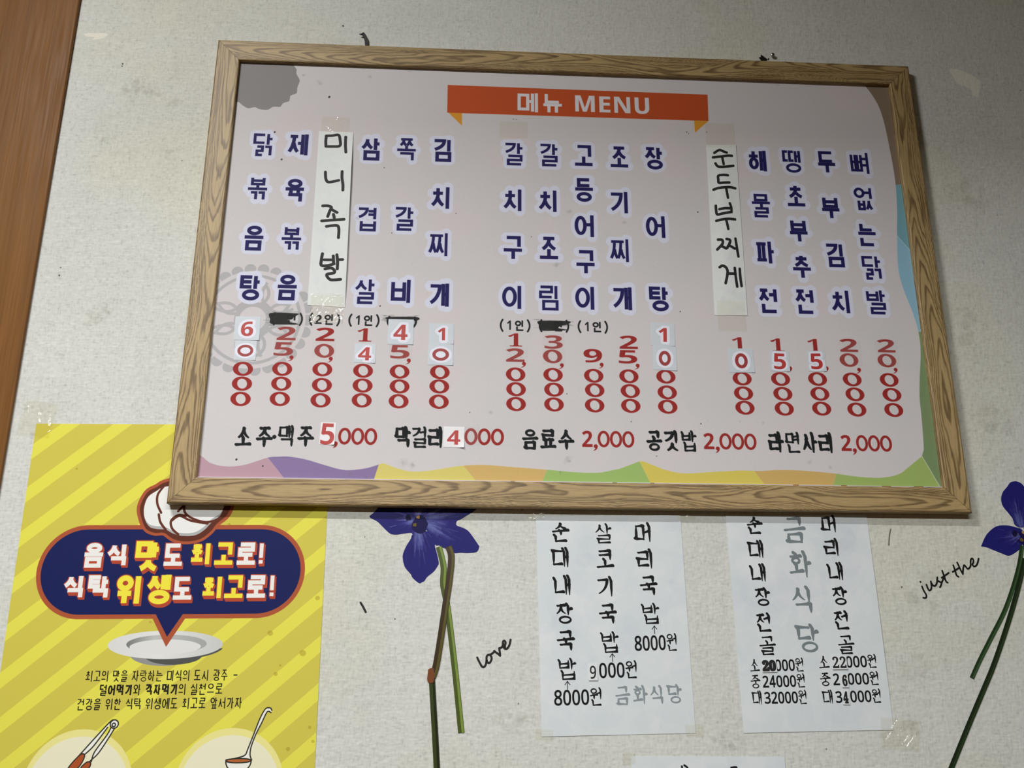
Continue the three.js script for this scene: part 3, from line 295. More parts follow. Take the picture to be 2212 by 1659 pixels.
function slab(x0, x1, y0, y1, z0, z1, m) { const o = new THREE.Mesh(new THREE.BoxGeometry(x1 - x0, y1 - y0, z1 - z0), m); o.position.set((x0 + x1) / 2, (y0 + y1) / 2, (z0 + z1) / 2); return o; }
{
  const back = slab(ROOM.x0 - 0.1, ROOM.x1 + 0.1, 0, CEILING, -0.12, 0, wallPaper), p = back.geometry.attributes.position, uv = back.geometry.attributes.uv;
  for (let i = 0; i < p.count; i++) uv.setXY(i, (p.getX(i) + back.position.x - WALL.x0) / WALL.w, (p.getY(i) + back.position.y - WALL.y1 + WALL.h) / WALL.h);
  struct(back, 'wall_back', 'off-white linen-weave wallpaper with smudges and small marks');
}
const plaster = pixelTexture(256, 256, (x, y) => { const v = 205 + (fbm(x * 0.05, y * 0.05, 71) - 0.5) * 16; return [v, v * 0.985, v * 0.94]; });
const roomPaint = std({ map: plaster, color: 0x9c8c72, roughness: 0.9 }), floorMat = std({ map: pixelTexture(256, 256, (x, y) => { const v = 118 + (fbm(x * 0.04, y * 0.3, 81) - 0.5) * 50; return [v, v * 0.8, v * 0.6]; }), color: 0x9a8266, roughness: 0.6 });
struct(slab(ROOM.x0 - 0.1, ROOM.x0, 0, CEILING, 0, ROOM.z1, roomPaint), 'wall_left');
struct(slab(ROOM.x1, ROOM.x1 + 0.1, 0, CEILING, 0, ROOM.z1, roomPaint), 'wall_right');
struct(slab(ROOM.x0 - 0.1, ROOM.x1 + 0.1, 0, CEILING, ROOM.z1, ROOM.z1 + 0.1, roomPaint), 'wall_front');
struct(slab(ROOM.x0 - 0.1, ROOM.x1 + 0.1, -0.1, 0, -0.12, ROOM.z1 + 0.1, floorMat), 'floor');
struct(slab(ROOM.x0 - 0.1, ROOM.x1 + 0.1, CEILING, CEILING + 0.1, -0.12, ROOM.z1 + 0.1, std({ map: plaster, color: 0xb8ac96, roughness: 0.95 })), 'ceiling');

// ceiling batten and hanging batten with their light
for (const L of LAMPS) {
  const lamp = new THREE.Group(), drop = CEILING - L.y; lamp.position.set(L.x, CEILING, L.z);
  part(new THREE.Mesh(new RoundedBoxGeometry(L.len + 0.04, 0.03, L.wide + 0.02, 2, 0.006), std({ color: 0xe8e8e4, roughness: 0.5 })), 'housing', lamp).position.y = -drop + 0.035;
  const glow = std({ color: 0xffffff, emissive: new THREE.Color(...L.tint), emissiveIntensity: 3, roughness: 0.6 });
  part(new THREE.Mesh(new RoundedBoxGeometry(L.len, 0.018, L.wide, 2, 0.008), glow), 'diffuser', lamp).position.y = -drop + 0.011;
  if (drop > 0.2) for (const e of [-1, 1]) { const w = part(new THREE.Mesh(new THREE.CylinderGeometry(0.002, 0.002, drop - 0.05, 8), std({ color: 0x222222, roughness: 0.6 })), 'wire', lamp); w.position.set(e * L.len * 0.4, -(drop - 0.05) / 2, 0); }
  const a = new THREE.RectAreaLight(new THREE.Color(...L.tint), L.power, L.len, L.wide); a.position.y = -drop - 0.001; a.rotation.x = -Math.PI / 2; a.name = 'batten_light'; lamp.add(a);
  add(lamp, drop > 0.2 ? 'hanging_light' : 'ceiling_light', drop > 0.2 ? 'long white batten light hanging on two wires' : 'short white batten light fixed to the ceiling', 'light');
}

// door casing at the left: varnished wood
{
  const map = pixelTexture(256, 1024, (x, y) => { const g = fbm(x * 0.09 + fbm(x * 0.01, y * 0.004, 92) * 3, y * 0.006, 91, 4), f = noise(x * 0.9, y * 0.02, 93), t = (g - 0.5) * 0.8 + (f - 0.5) * 0.35; const c = mixc([142, 98, 54], [104, 68, 32], Math.min(1, Math.max(0, 0.45 + t))); return c; });
  const rough = pixelTexture(256, 1024, (x, y) => { const v = 128 + (noise(x * 0.5, y * 0.03, 95) - 0.5) * 80; return [v, v, v]; }, false);
  const m = new THREE.MeshPhysicalMaterial({ map, roughnessMap: rough, roughness: 1.0, specularIntensity: 0.28 });
  const g = new RoundedBoxGeometry(0.26, CEILING, 0.007, 3, 0.003), o = new THREE.Mesh(g, m), p = g.attributes.position, uv = g.attributes.uv;
  for (let i = 0; i < p.count; i++) uv.setXY(i, p.getX(i) / 0.26 + 0.5, p.getY(i) / 1.6);
  o.position.set(-0.6425 - 0.13, CEILING / 2, 0.0037);
  struct(o, 'trim_1', 'varnished brown wood door casing');
}

// ---------------------------------------------------------------- sheets: thin slabs of paper, film or tape with their own bend
// quad: four corners in mm (upper left, upper right, lower right, lower left) in a frame with origin o and turn a
function sheetMesh(quad, o, a, z, m, { nx = 8, ny = 8, bend = () => 0, th = 0.0002, film = false } = {}) {
  const c = Math.cos(a), s = Math.sin(a), at = (u, v) => {
    const x = ((quad[0][0] * (1 - u) + quad[1][0] * u) * (1 - v) + (quad[3][0] * (1 - u) + quad[2][0] * u) * v) / 1000, y = -((quad[0][1] * (1 - u) + quad[1][1] * u) * (1 - v) + (quad[3][1] * (1 - u) + quad[2][1] * u) * v) / 1000;
    return [o[0] + x * c - y * s, o[1] + x * s + y * c];
  };
  const base = at(0.5, 1), pos = [], uvs = [], idx = [], N = (nx + 1) * (ny + 1);
  const sides = film ? 1 : 2;
  for (let side = 0; side < sides; side++) for (let j = 0; j <= ny; j++) for (let i = 0; i <= nx; i++) {
    const u = i / nx, v = j / ny, [x, y] = at(u, v); pos.push(x - base[0], y - base[1], bend(u, v) + (side ? 0 : th)); uvs.push(u, 1 - v);
  }
  for (let side = 0; side < sides; side++) for (let j = 0; j < ny; j++) for (let i = 0; i < nx; i++) {
    const k = side * N + j * (nx + 1) + i, l = k + nx + 1; side ? idx.push(k, k + 1, l, k + 1, l + 1, l) : idx.push(k, l, k + 1, k + 1, l, l + 1);
  }
  const edge = []; for (let i = 0; i < nx; i++) edge.push(i); for (let j = 0; j < ny; j++) edge.push(j * (nx + 1) + nx); for (let i = nx; i > 0; i--) edge.push(ny * (nx + 1) + i); for (let j = ny; j > 0; j--) edge.push(j * (nx + 1));
  if (!film) edge.forEach((e, i) => { const f = edge[(i + 1) % edge.length]; idx.push(e, f, e + N, f, f + N, e + N); });
  const g = new THREE.BufferGeometry(); g.setAttribute('position', new THREE.Float32BufferAttribute(pos, 3)); g.setAttribute('uv', new THREE.Float32BufferAttribute(uvs, 2)); g.setIndex(idx); g.computeVertexNormals();
  const mesh = new THREE.Mesh(g, m); mesh.position.set(base[0], base[1], z); return mesh;
}
const box4 = ([cx, cy, w, h], turn = 0) => { const c = Math.cos(turn), s = Math.sin(turn); return [[-1, -1], [1, -1], [1, 1], [-1, 1]].map(([i, j]) => [cx + (i * w * c - j * h * s) / 2, cy + (i * w * s + j * h * c) / 2]); };
// torn or cut outline, in mm, as a thin plate
function plate(pts, th, m, smooth = true) {
  const v = pts.map(([x, y]) => new THREE.Vector2(x / 1000, y / 1000)), sh = new THREE.Shape(smooth ? new THREE.SplineCurve([...v, v[0]]).getPoints(v.length * 5) : v);
  const g = new THREE.ExtrudeGeometry(sh, { depth: th, bevelEnabled: false, curveSegments: 4 }); return g;
}
// a ribbon along a line: width in mm, flat, of thickness th
function ribbon(pts, width, th, z, taper = null, flat = false) {
  const cv = new THREE.CatmullRomCurve3(pts.map(([x, y]) => new THREE.Vector3(x / 1000, y / 1000, 0)), false, 'centripetal'), n = Math.max(8, pts.length * 6), P = cv.getPoints(n), pos = [], idx = [];
  const W = (t) => (taper ? taper(t) : 1) * width / 2000;
  const row = (x, y, nx, ny, w) => pos.push(x + nx * w, y + ny * w, z + th, x - nx * w, y - ny * w, z + th, x + nx * w, y + ny * w, z, x - nx * w, y - ny * w, z);
  const dir = (i) => { const a = P[Math.max(0, i - 1)], b = P[Math.min(n, i + 1)], l = Math.hypot(b.x - a.x, b.y - a.y) || 1; return [(b.x - a.x) / l, (b.y - a.y) / l]; };
  const caps = taper || flat ? 0 : 4;
  for (let k = caps; k > 0; k--) { const [dx, dy] = dir(0), q = k / caps * 1.5, w = W(0); row(P[0].x - dx * w * Math.sin(q), P[0].y - dy * w * Math.sin(q), -dy, dx, w * Math.cos(q)); }
  for (let i = 0; i <= n; i++) { const [dx, dy] = dir(i); row(P[i].x, P[i].y, -dy, dx, W(i / n)); }
  for (let k = 1; k <= caps; k++) { const [dx, dy] = dir(n), q = k / caps * 1.5, w = W(1); row(P[n].x + dx * w * Math.sin(q), P[n].y + dy * w * Math.sin(q), -dy, dx, w * Math.cos(q)); }
  const R = pos.length / 12;
  for (let i = 0; i < R - 1; i++) { const a = i * 4, b = a + 4; idx.push(a, a + 1, b, a + 1, b + 1, b, a, b, a + 2, b, b + 2, a + 2, a + 1, a + 3, b + 1, b + 1, a + 3, b + 3); }
  const g = new THREE.BufferGeometry(); g.setAttribute('position', new THREE.Float32BufferAttribute(pos, 3)); g.setAttribute('uv', new THREE.Float32BufferAttribute(new Float32Array(pos.length / 3 * 2), 2)); g.setIndex(idx); const f = g.toNonIndexed(); f.computeVertexNormals(); return f;
}

// ---------------------------------------------------------------- the framed menu board
const FRAME = { x0: -0.40770, x1: 0.74925, y0: 1.52830, y1: 2.29195, rail: 0.0376, z0: 0.001, z1: 0.017 };
const PRINT = { o: [-0.382, 2.270], z: 0.012 };
const SX = 2048 / D.printSize[0];
const NAVY = [34, 31, 90], RED = [156, 44, 42], INK = [28, 30, 32];
const [bc, bg] = canvas(2048, Math.round(D.printSize[1] * SX));
{
  const g = bg; g.fillStyle = rgb([213, 209, 211]); g.fillRect(0, 0, 2048, 1400);
  seed = 5; for (let i = 0; i < 500; i++) { g.fillStyle = rnd() < 0.5 ? 'rgba(226,196,196,.04)' : 'rgba(200,206,208,.04)'; g.beginPath(); g.ellipse(rnd() * 2048, rnd() * 1330, 20 + rnd() * 110, 20 + rnd() * 90, rnd() * 3, 0, 7); g.fill(); }
  g.save(); g.scale(SX, SX);
  // seal pattern at the left
  {
    const [cx, cy, ex] = D.seal, R = ex - cx; g.strokeStyle = g.fillStyle = 'rgba(150,150,156,.42)';
    const [sc, sg] = canvas(700, 700); sg.translate(350, 350); const q = 330 / R; sg.scale(q, q); sg.strokeStyle = sg.fillStyle = 'rgb(146,147,152)';
    for (let i = 0; i < 26; i++) { const a = i / 26 * 6.2832; sg.beginPath(); sg.arc(Math.cos(a) * R * 0.93, Math.sin(a) * R * 0.93, R * 0.1, 0, 7); sg.fill(); }
    sg.globalCompositeOperation = 'destination-out'; sg.beginPath(); sg.arc(0, 0, R * 0.9, 0, 7); sg.fill(); sg.globalCompositeOperation = 'source-over';
    const lw = R * 0.055; sg.lineWidth = lw; sg.beginPath(); sg.arc(0, 0, R * 0.8, 0, 7); sg.stroke();
    sg.lineWidth = lw * 1.6; sg.beginPath(); sg.arc(0, 0, R * 0.27, 0, 7); sg.stroke(); sg.lineWidth = lw;
    for (const a of [90, 270]) { const r = a * Math.PI / 180; sg.beginPath(); sg.ellipse(0, Math.sin(r) * R * 0.47, R * 0.24, R * 0.22, 0, 0, 7); sg.stroke(); }
    for (const b of [0, 180]) for (const e of [-24, 24]) { sg.save(); sg.rotate((b + e) * Math.PI / 180); sg.beginPath(); sg.moveTo(R * 0.27, 0); sg.quadraticCurveTo(R * 0.45, -R * 0.17, R * 0.66, 0); sg.quadraticCurveTo(R * 0.45, R * 0.17, R * 0.27, 0); sg.stroke(); sg.restore(); }
    for (const b of [45, 135, 225, 315]) { sg.save(); sg.rotate(b * Math.PI / 180); sg.beginPath(); sg.moveTo(R * 0.62, -R * 0.34); sg.quadraticCurveTo(R * 0.3, -R * 0.25, R * 0.34, 0); sg.quadraticCurveTo(R * 0.3, R * 0.25, R * 0.62, R * 0.34); sg.stroke(); sg.restore(); }
    g.globalAlpha = 0.45; g.drawImage(sc, cx - 350 / q, cy - 350 / q, 700 / q, 700 / q); g.globalAlpha = 1;
  }
  // coloured facets along the lower and right edges
  {
    const w = D.wave, lower = w.findIndex((p, i) => i > 5 && p[1] < w[i - 1][1] - 100), H = 740, Wd = 1120;
    const edge = new Path2D(); w.forEach((p, i) => { if (!i) { edge.moveTo(p[0], p[1]); return; } const a = w[Math.max(0, i - 2)], b = w[i - 1], d = w[Math.min(w.length - 1, i + 1)]; const sharp = i === 24 || i === 25 || i === 38 || i === 39; sharp ? edge.lineTo(p[0], p[1]) : edge.bezierCurveTo(b[0] + (p[0] - a[0]) / 6, b[1] + (p[1] - a[1]) / 6, p[0] - (d[0] - b[0]) / 6, p[1] - (d[1] - b[1]) / 6, p[0], p[1]); });
    edge.lineTo(Wd, -20); edge.lineTo(Wd, H); edge.lineTo(-20, H); edge.closePath();
    g.save(); g.clip(edge);
    const cols = [[190, 155, 169], [142, 122, 167], [220, 207, 118], [214, 180, 114], [162, 193, 112], [220, 203, 98], [210, 176, 108], [162, 186, 106]];
    const ext = ([a, b]) => { const d = [b[0] - a[0], b[1] - a[1]]; return [[a[0] - d[0] * 0.6, a[1] - d[1] * 0.6], [b[0] + d[0] * 2, b[1] + d[1] * 2]]; };
    const cuts = D.bands.map(ext);
    for (let i = 0; i < 8; i++) { const L = i ? cuts[i - 1] : [[-30, 500], [-30, 760]], Rr = cuts[i]; poly(g, [L[0], Rr[0], Rr[1], L[1]], rgb(cols[i])); }
    const c7 = D.bands[7]; poly(g, [c7[0], ext(c7)[1], [Wd, H], [Wd, D.sideCuts[0][1][1]], D.sideCuts[0][0], [c7[0][0] - 40, D.sideCuts[0][0][1]], [c7[0][0] - 12, c7[0][1]]], rgb([126, 148, 106]));
    const [s0, s1, s2] = D.sideCuts; poly(g, [[s0[0][0] - 60, s0[0][1]], s0[0], [Wd, s0[1][1] - 12], [Wd, s1[1][1] + 36], s1[0], [s1[0][0] - 40, s1[0][1]]], rgb([146, 190, 214]));
    poly(g, [[s1[0][0] - 40, s1[0][1] - 1], s1[0], [Wd, s1[1][1] + 36], [Wd, s2[1][1] - 3], s2[0], [s2[0][0] - 40, s2[0][1]]], rgb([122, 172, 186]));
    poly(g, [[s2[0][0] - 120, s2[0][1] + 1], s2[0], [Wd, s2[1][1] - 3], [Wd, -20], [s2[0][0] - 200, -20]], rgb([142, 124, 108]));
    g.lineWidth = 1; g.strokeStyle = 'rgba(225,232,215,.75)'; g.beginPath(); g.moveTo(...c7[0]); g.lineTo(...ext(c7)[1]); g.stroke(); g.strokeStyle = 'rgba(190,215,230,.8)'; g.beginPath(); g.moveTo(...s1[0]); g.lineTo(Wd, s1[1][1] + 36); g.stroke();
    g.restore();
  }
  // grey scalloped medallion in the corner
  curve(g, D.blob, true); g.fillStyle = rgb([146, 142, 142]); g.fill(); g.lineWidth = 1.6; g.strokeStyle = 'rgba(225,220,220,.7)'; g.stroke();
  // title ribbon
  poly(g, D.ribbon, rgb([194, 82, 40])); poly(g, D.foldA, rgb([222, 154, 50])); poly(g, D.foldB, rgb([222, 154, 50]));
  for (const [c, x, y] of D.menuK) hangul(g, c, x, y, 36, 40, { weight: 0.15, color: rgb([226, 222, 228]) });
  { const [x0, y0, x1, y1] = D.menuE; fit(g, 'MENU', (x0 + x1) / 2, (y0 + y1) / 2 - 0.5, x1 - x0, 31, 'bold sans-serif', rgb([226, 222, 228])); }
  // dish names
  const dish = { weight: 0.165, color: rgb(NAVY), halo: 6, haloColor: rgb([221, 223, 242]) };
  for (const [c, x, y] of D.navy) hangul(g, c, x, y, 34, 42, { ...dish, haloOnly: true });
  for (const [c, x, y] of D.navy) hangul(g, c, x, y, 34, 42, { ...dish, halo: 0 });
  // prices
  for (const [c, x, y] of D.red) {
    if (c !== '0') { fit(g, c, x, y, c === '1' ? 21 : 28.5, 21.5, c === '1' ? 'bold serif' : 'bold sans-serif', rgb(RED)); continue; }
    g.fillStyle = rgb(RED); g.beginPath(); g.ellipse(x, y, 14.6, 10.9, 0.06, 0, 7); g.ellipse(x + 0.2, y, 6.9, 7.9, -0.5, 0, 7); g.fill('evenodd');
  }
  for (const [x, y] of D.commas) { g.fillStyle = rgb(RED); g.beginPath(); g.arc(x, y - 1, 2.9, 0, 7); g.fill(); g.beginPath(); g.moveTo(x + 2.9, y - 1.5); g.quadraticCurveTo(x + 3, y + 4.5, x - 5.5, y + 5.5); g.quadraticCurveTo(x, y + 3, x, y + 1); g.fill(); }
  // servings in brackets
  for (const [t, x, y] of D.paren) {
    if (t !== 'x') { g.lineCap = 'round'; g.lineWidth = 2.6; g.strokeStyle = rgb(INK); g.beginPath(); g.moveTo(x - 19, y - 9); g.quadraticCurveTo(x - 25, y, x - 19, y + 9.5); g.stroke(); g.beginPath(); g.moveTo(x + 19, y - 9); g.quadraticCurveTo(x + 25, y, x + 19, y + 9.5); g.stroke(); }
    if (t[0] !== 'x') fit(g, t[0], x - 9.5, y, t[0] === '1' ? 6 : 11, 15, 'bold sans-serif', rgb(INK));
    if (t[1]) hangul(g, '인', x + 6.5, y + 0.3, 15, 17, { weight: 0.17, color: rgb(INK), round: true });
  }
  // two brackets blacked out with a marker
  D.hatch.forEach((p, i) => { curve(g, p, true); g.fillStyle = 'rgba(34,36,36,.96)'; g.fill(); seed = 9 + i; for (let k = 0; k < 40; k++) { const q = p[Math.floor(rnd() * p.length)]; g.fillStyle = `rgba(60,62,60,${0.05 + rnd() * 0.15})`; g.beginPath(); g.ellipse(q[0] + (rnd() - 0.5) * 14, q[1] + (rnd() - 0.5) * 6, 2 + rnd() * 5, 0.4 + rnd(), 0, 0, 7); g.save(); g.globalCompositeOperation = 'source-atop'; g.fill(); g.restore(); } });
  { const [, x, y] = D.paren[3]; g.lineCap = 'round'; g.lineWidth = 3; g.strokeStyle = rgb(INK); for (const s of [-1, 1]) { g.beginPath(); g.moveTo(x + s * 19, y - 5); g.quadraticCurveTo(x + s * 24, y + 2, x + s * 18, y + 10); g.stroke(); } }
  // drinks and extras
  for (const [c, x, y] of D.drink) hangul(g, c, x, y, 23.5, 31, { weight: 0.185, color: rgb([24, 28, 30]), brush: 0.5 });
  g.fillStyle = rgb([24, 28, 30]); g.beginPath(); g.arc(D.dot[0], D.dot[1], 3, 0, 7); g.fill();
  for (const [t, x0, y0, x1, y1] of D.price) {
    const n = t.length, zeros = t.replace(/[^0]/g, '').length, full = x1 - x0, zw = full / (zeros + (t[0] === '2' ? 1.28 : t[0] === ',' ? 0.32 : 0)); let x = x0; const y = (y0 + y1) / 2;
    for (const c of t) {
      if (c === '0') { g.lineWidth = zw * 0.21; g.strokeStyle = rgb(RED); g.beginPath(); g.ellipse(x + zw / 2, y, zw * 0.385, 10.6, 0, 0, 7); g.stroke(); x += zw; }
      else if (c === '2') { fit(g, '2', x + zw * 0.44, y, zw * 0.86, 25, 'bold sans-serif', rgb(RED)); x += zw; }
      else { const q = x + zw * 0.12; g.fillStyle = rgb(RED); g.beginPath(); g.arc(q, y + 11, 3, 0, 7); g.fill(); g.beginPath(); g.moveTo(q + 3, y + 10.5); g.quadraticCurveTo(q + 3, y + 17, q - 4, y + 18); g.quadraticCurveTo(q, y + 15, q, y + 12); g.fill(); x += zw * 0.28; }
    }
  }
  // dirt on the print
  seed = 31;
  for (const [x, y, s] of D.smudges) for (let i = 0; i < 16; i++) { const a = rnd() * 6.28, r = rnd() * s * 0.28; g.fillStyle = `rgba(90,88,84,${0.015 + rnd() * 0.03})`; g.beginPath(); g.ellipse(x + Math.cos(a) * r, y + Math.sin(a) * r * 0.8, s * (0.06 + rnd() * 0.14), s * (0.04 + rnd() * 0.1), rnd() * 3, 0, 7); g.fill(); }
  for (const [x, y, s] of D.specks) { g.fillStyle = 'rgba(52,40,30,.9)'; g.beginPath(); g.ellipse(x, y, s * 0.34, s * 0.42, 0.5, 0, 7); g.fill(); }
  g.restore(); speckle(g, 2048, 1331, 16000, 3);
}
// oak-grain foil of the frame rails: u runs along the rail in mm, v across
function oak(w, h, mmW, mmH, s) {
  return pixelTexture(w, h, (px, py) => {
    const x = px / w * mmW, y = (py / h - 0.5) * mmH, yc = (fbm(x * 0.005, 3.1, s, 2) - 0.5) * 44, k = y - yc - (noise(x * 0.02, 1.7, s + 5) - 0.5) * 4;
    const dirn = Math.sin(x * 0.008 + s) * 1.2, v = dirn * 2.4 + x * 0.004 + k * k * 0.0105 * (0.8 + fbm(x * 0.004, 9, s + 2, 2) * 0.5) + (fbm(x * 0.018, y * 0.11, s + 3, 3) - 0.5) * 1.3;
    const r = v - Math.floor(v), ring = sstep(0.45, 0.8, r) * (1 - sstep(0.86, 1.0, r));
    const fib = noise(x * 0.035, y * 3.2, s + 7), fine = noise(x * 0.09, y * 6.5, s + 8), edge = sstep(6, 14, Math.abs(k)), line = sstep(0.52, 0.8, noise(x * 0.012, y * 1.25 + fbm(x * 0.01, y * 0.2, s, 2) * 3, s + 11));
    let t = Math.max(ring * (0.55 + 0.45 * noise(x * 0.05, y * 1.1, s + 9)), line * edge * 0.75) * 1.0 + (fib - 0.5) * 0.3 + (fine - 0.5) * 0.22;
    return mixc([178, 152, 106], [104, 82, 52], Math.min(1.15, Math.max(-0.1, t)));
  });
}
const board = new THREE.Group(); board.position.set((FRAME.x0 + FRAME.x1) / 2, FRAME.y0, 0);
{
  const W = FRAME.x1 - FRAME.x0, H = FRAME.y1 - FRAME.y0, r = FRAME.rail, zf = FRAME.z1, zb = FRAME.z0;
  // a rail with mitred ends; profile runs from the outer edge to the inner edge
  const prof = [[0, zb], [0, zf - 0.0025], [0.0008, zf - 0.0008], [0.0024, zf], [r - 0.0022, zf], [r - 0.0007, zf - 0.0007], [r, zf - 0.002], [r, zb + 0.004]];
  const rail = (len, s) => {
    const pos = [], uv = [], idx = []; let d = 0;
    prof.forEach(([q, z], i) => { if (i) d += Math.hypot(q - prof[i - 1][0], z - prof[i - 1][1]); const e = q + 0.00025; pos.push(e, q, z, len - e, q, z); uv.push(e * 1000 / 1200, (d - 0.008) / 0.05, (len - e) * 1000 / 1200, (d - 0.008) / 0.05); });
    for (let i = 0; i < prof.length - 1; i++) { const a = i * 2; idx.push(a, a + 1, a + 2, a + 1, a + 3, a + 2); }
    const n = prof.length, b = pos.length / 3; // mitre faces
    prof.forEach(([q, z]) => { pos.push(q, q, z); uv.push(0, q / 0.05); }); prof.forEach(([q, z]) => { pos.push(len - q, q, z); uv.push(0, q / 0.05); });
    for (let i = 1; i < n - 1; i++) { idx.push(b, b + i, b + i + 1); idx.push(b + n, b + n + i + 1, b + n + i); }
    let g = new THREE.BufferGeometry(); g.setAttribute('position', new THREE.Float32BufferAttribute(pos, 3)); g.setAttribute('uv', new THREE.Float32BufferAttribute(uv, 2)); g.setIndex(idx); g = g.toNonIndexed(); g.computeVertexNormals();
    const t = oak(1024, 64, 1200, 50, s); return new THREE.Mesh(g, std({ map: t, roughness: 0.5 }));
  };
  const b = part(rail(W, 3), 'frame_rail', board); b.position.set(-W / 2, 0, 0);
  const t = part(rail(W, 17), 'frame_rail', board); t.position.set(W / 2, H, 0); t.rotation.z = Math.PI;
  const l = part(rail(H, 29), 'frame_rail', board); l.position.set(-W / 2, H, 0); l.rotation.z = -Math.PI / 2;
  const q = part(rail(H, 41), 'frame_rail', board); q.position.set(W / 2, 0, 0); q.rotation.z = Math.PI / 2;
  const pw = D.printSize[0] / 1000, ph = D.printSize[1] / 1000;
  const pr = part(new THREE.Mesh(new THREE.BoxGeometry(pw, ph, 0.003), new THREE.MeshPhysicalMaterial({ map: tex(bc), roughness: 0.65, specularIntensity: 0.35 })), 'menu_print', board, 'pale pink printed menu sheet with navy dish names and red prices');
  const uv = pr.geometry.attributes.uv, p = pr.geometry.attributes.position; for (let i = 0; i < p.count; i++) uv.setXY(i, p.getX(i) / pw + 0.5, p.getY(i) / ph + 0.5);
  pr.position.set(PRINT.o[0] + pw / 2 - board.position.x, PRINT.o[1] - ph / 2 - board.position.y, PRINT.z - 0.0015 - 0.002);
  PRINT.z -= 0.002;
  { const [c2, g2] = canvas(1024, 8); g2.fillStyle = 'rgb(206,198,208)'; g2.fillRect(0, 0, 1024, 8); seed = 8; for (let i = 0; i < 40; i++) { g2.fillStyle = rnd() < 0.5 ? 'rgba(225,225,235,.6)' : 'rgba(190,170,195,.5)'; g2.fillRect(rnd() * 1024, rnd() * 6, 20 + rnd() * 90, 2); } for (const [a, b] of [[812, 820], [880, 888], [938, 951], [984, 997]]) { g2.fillStyle = 'rgb(140,92,78)'; g2.fillRect(a, 0, b - a, 8); } for (const a of [420, 560, 612]) { g2.fillStyle = 'rgb(120,104,84)'; g2.fillRect(a, 1, 6, 4); }
    const st = part(new THREE.Mesh(new THREE.BoxGeometry(W - 2 * r, 0.0018, 0.0012), std({ map: tex(c2), roughness: 0.4 })), 'cover_strip', board, 'thin pale strip along the foot of the print'); st.position.set(0, r + 0.0009, PRINT.z + 0.0009); }
  add(board, 'menu_board', 'large menu board in an oak-grain wooden frame, hung on the wallpaper', 'menu board');
}
// red figures stuck over old prices
{
  const group = 'price number stickers on the menu board';
  const shape = [['6', 0.5, 0.62], ['0', 0.72, 0.6], ['4', 0.62, 0.7], ['4', 0.56, 0.62], ['1', 0.3, 0.62], ['0', 0.66, 0.56], ['1', 0.34, 0.62], ['0', 0.5, 0.6], ['0', 0.5, 0.62], ['5', 0.62, 0.78], ['5', 0.66, 0.78], ['5', 0.9, 0.96], ['4', 0.64, 0.7]];
  const where = ['below the first dish column, upper one', 'below the first dish column, lower one', 'under a printed figure one in the fourth column', 'over the blacked-out bracket in the fifth column', 'in the sixth column, upper one', 'in the sixth column, lower one', 'under the eel soup column, upper one', 'under the eel soup column, lower one', 'beneath the right handwritten paper strip', 'under the column of the seafood pancake', 'under the column of the pan-fried chive dish', 'tall white one after the black drink names', 'white one before the rice wine price zeros'];
  D.tags.forEach(([t, cx, cy, w, h], i) => {
    const [c, g] = canvas(128, 128), white = i >= 11; g.fillStyle = white ? rgb([238, 236, 240]) : rgb([206, 213, 222]); g.fillRect(0, 0, 128, 128);
    const [, fw, fh] = shape[i];
    if (!white) { g.save(); g.lineJoin = 'round'; fit(g, t, 64, 66, 128 * fw, 128 * fh, 'bold sans-serif', rgb(RED), 15, 'rgb(234,234,248)'); g.restore(); }
    if (t === '0') { g.fillStyle = 'rgb(234,234,248)'; g.beginPath(); g.ellipse(64, 66, 64 * fw + 13, 64 * fh + 13, 0, 0, 7); g.fill(); g.strokeStyle = rgb(RED); g.lineWidth = 17; g.beginPath(); g.ellipse(64, 66, 64 * fw - 8, 64 * fh - 8, 0, 0, 7); g.stroke(); }
    else fit(g, t, 64, 66, 128 * fw, 128 * fh, 'bold sans-serif', rgb([184, 48, 44]));
    const o = sheetMesh(box4([cx, cy, w, h], (hash(i, 2, 3) - 0.5) * 0.06), PRINT.o, 0, PRINT.z + 0.00012 + i * 0.00001, std({ map: tex(c), roughness: 0.5 }), { nx: 4, ny: 4, bend: (u, v) => (u > 0.7 && v > 0.7 ? (u - 0.7) * (v - 0.7) * (white ? 0.03 : 0.008) : 0) });
    add(o, 'price_sticker', 'square sticker with a red figure ' + { 6: 'six', 0: 'zero', 4: 'four', 1: 'one', 5: 'five' }[t] + ', ' + where[i], 'sticker', group);
  });
}
// beige correction films under some figures
{
  const film = std({ color: 0xdad2ce, transparent: true, opacity: 0.07, roughness: 0.6 });
  D.films.forEach((q, i) => add(sheetMesh(box4(q, (hash(i, 5, 3) - 0.5) * 0.03), PRINT.o, 0, PRINT.z + 0.0002, film, { nx: 2, ny: 2, film: true }), 'correction_film', ['see-through beige film over the figures two and five below the half blacked-out bracket', 'see-through beige film over a zero under the left handwritten strip', 'see-through beige film over a red five below the figure four sticker', 'see-through beige film over the two of the price twelve thousand', 'see-through beige film over three and zero below the scratched bracket', 'see-through beige film over the first zero beside the white figure four sticker', 'see-through beige film over the price below the tofu and kimchi column', 'see-through beige film over the price in the last dish column'][i], 'film', 'clear films over prices'));
}
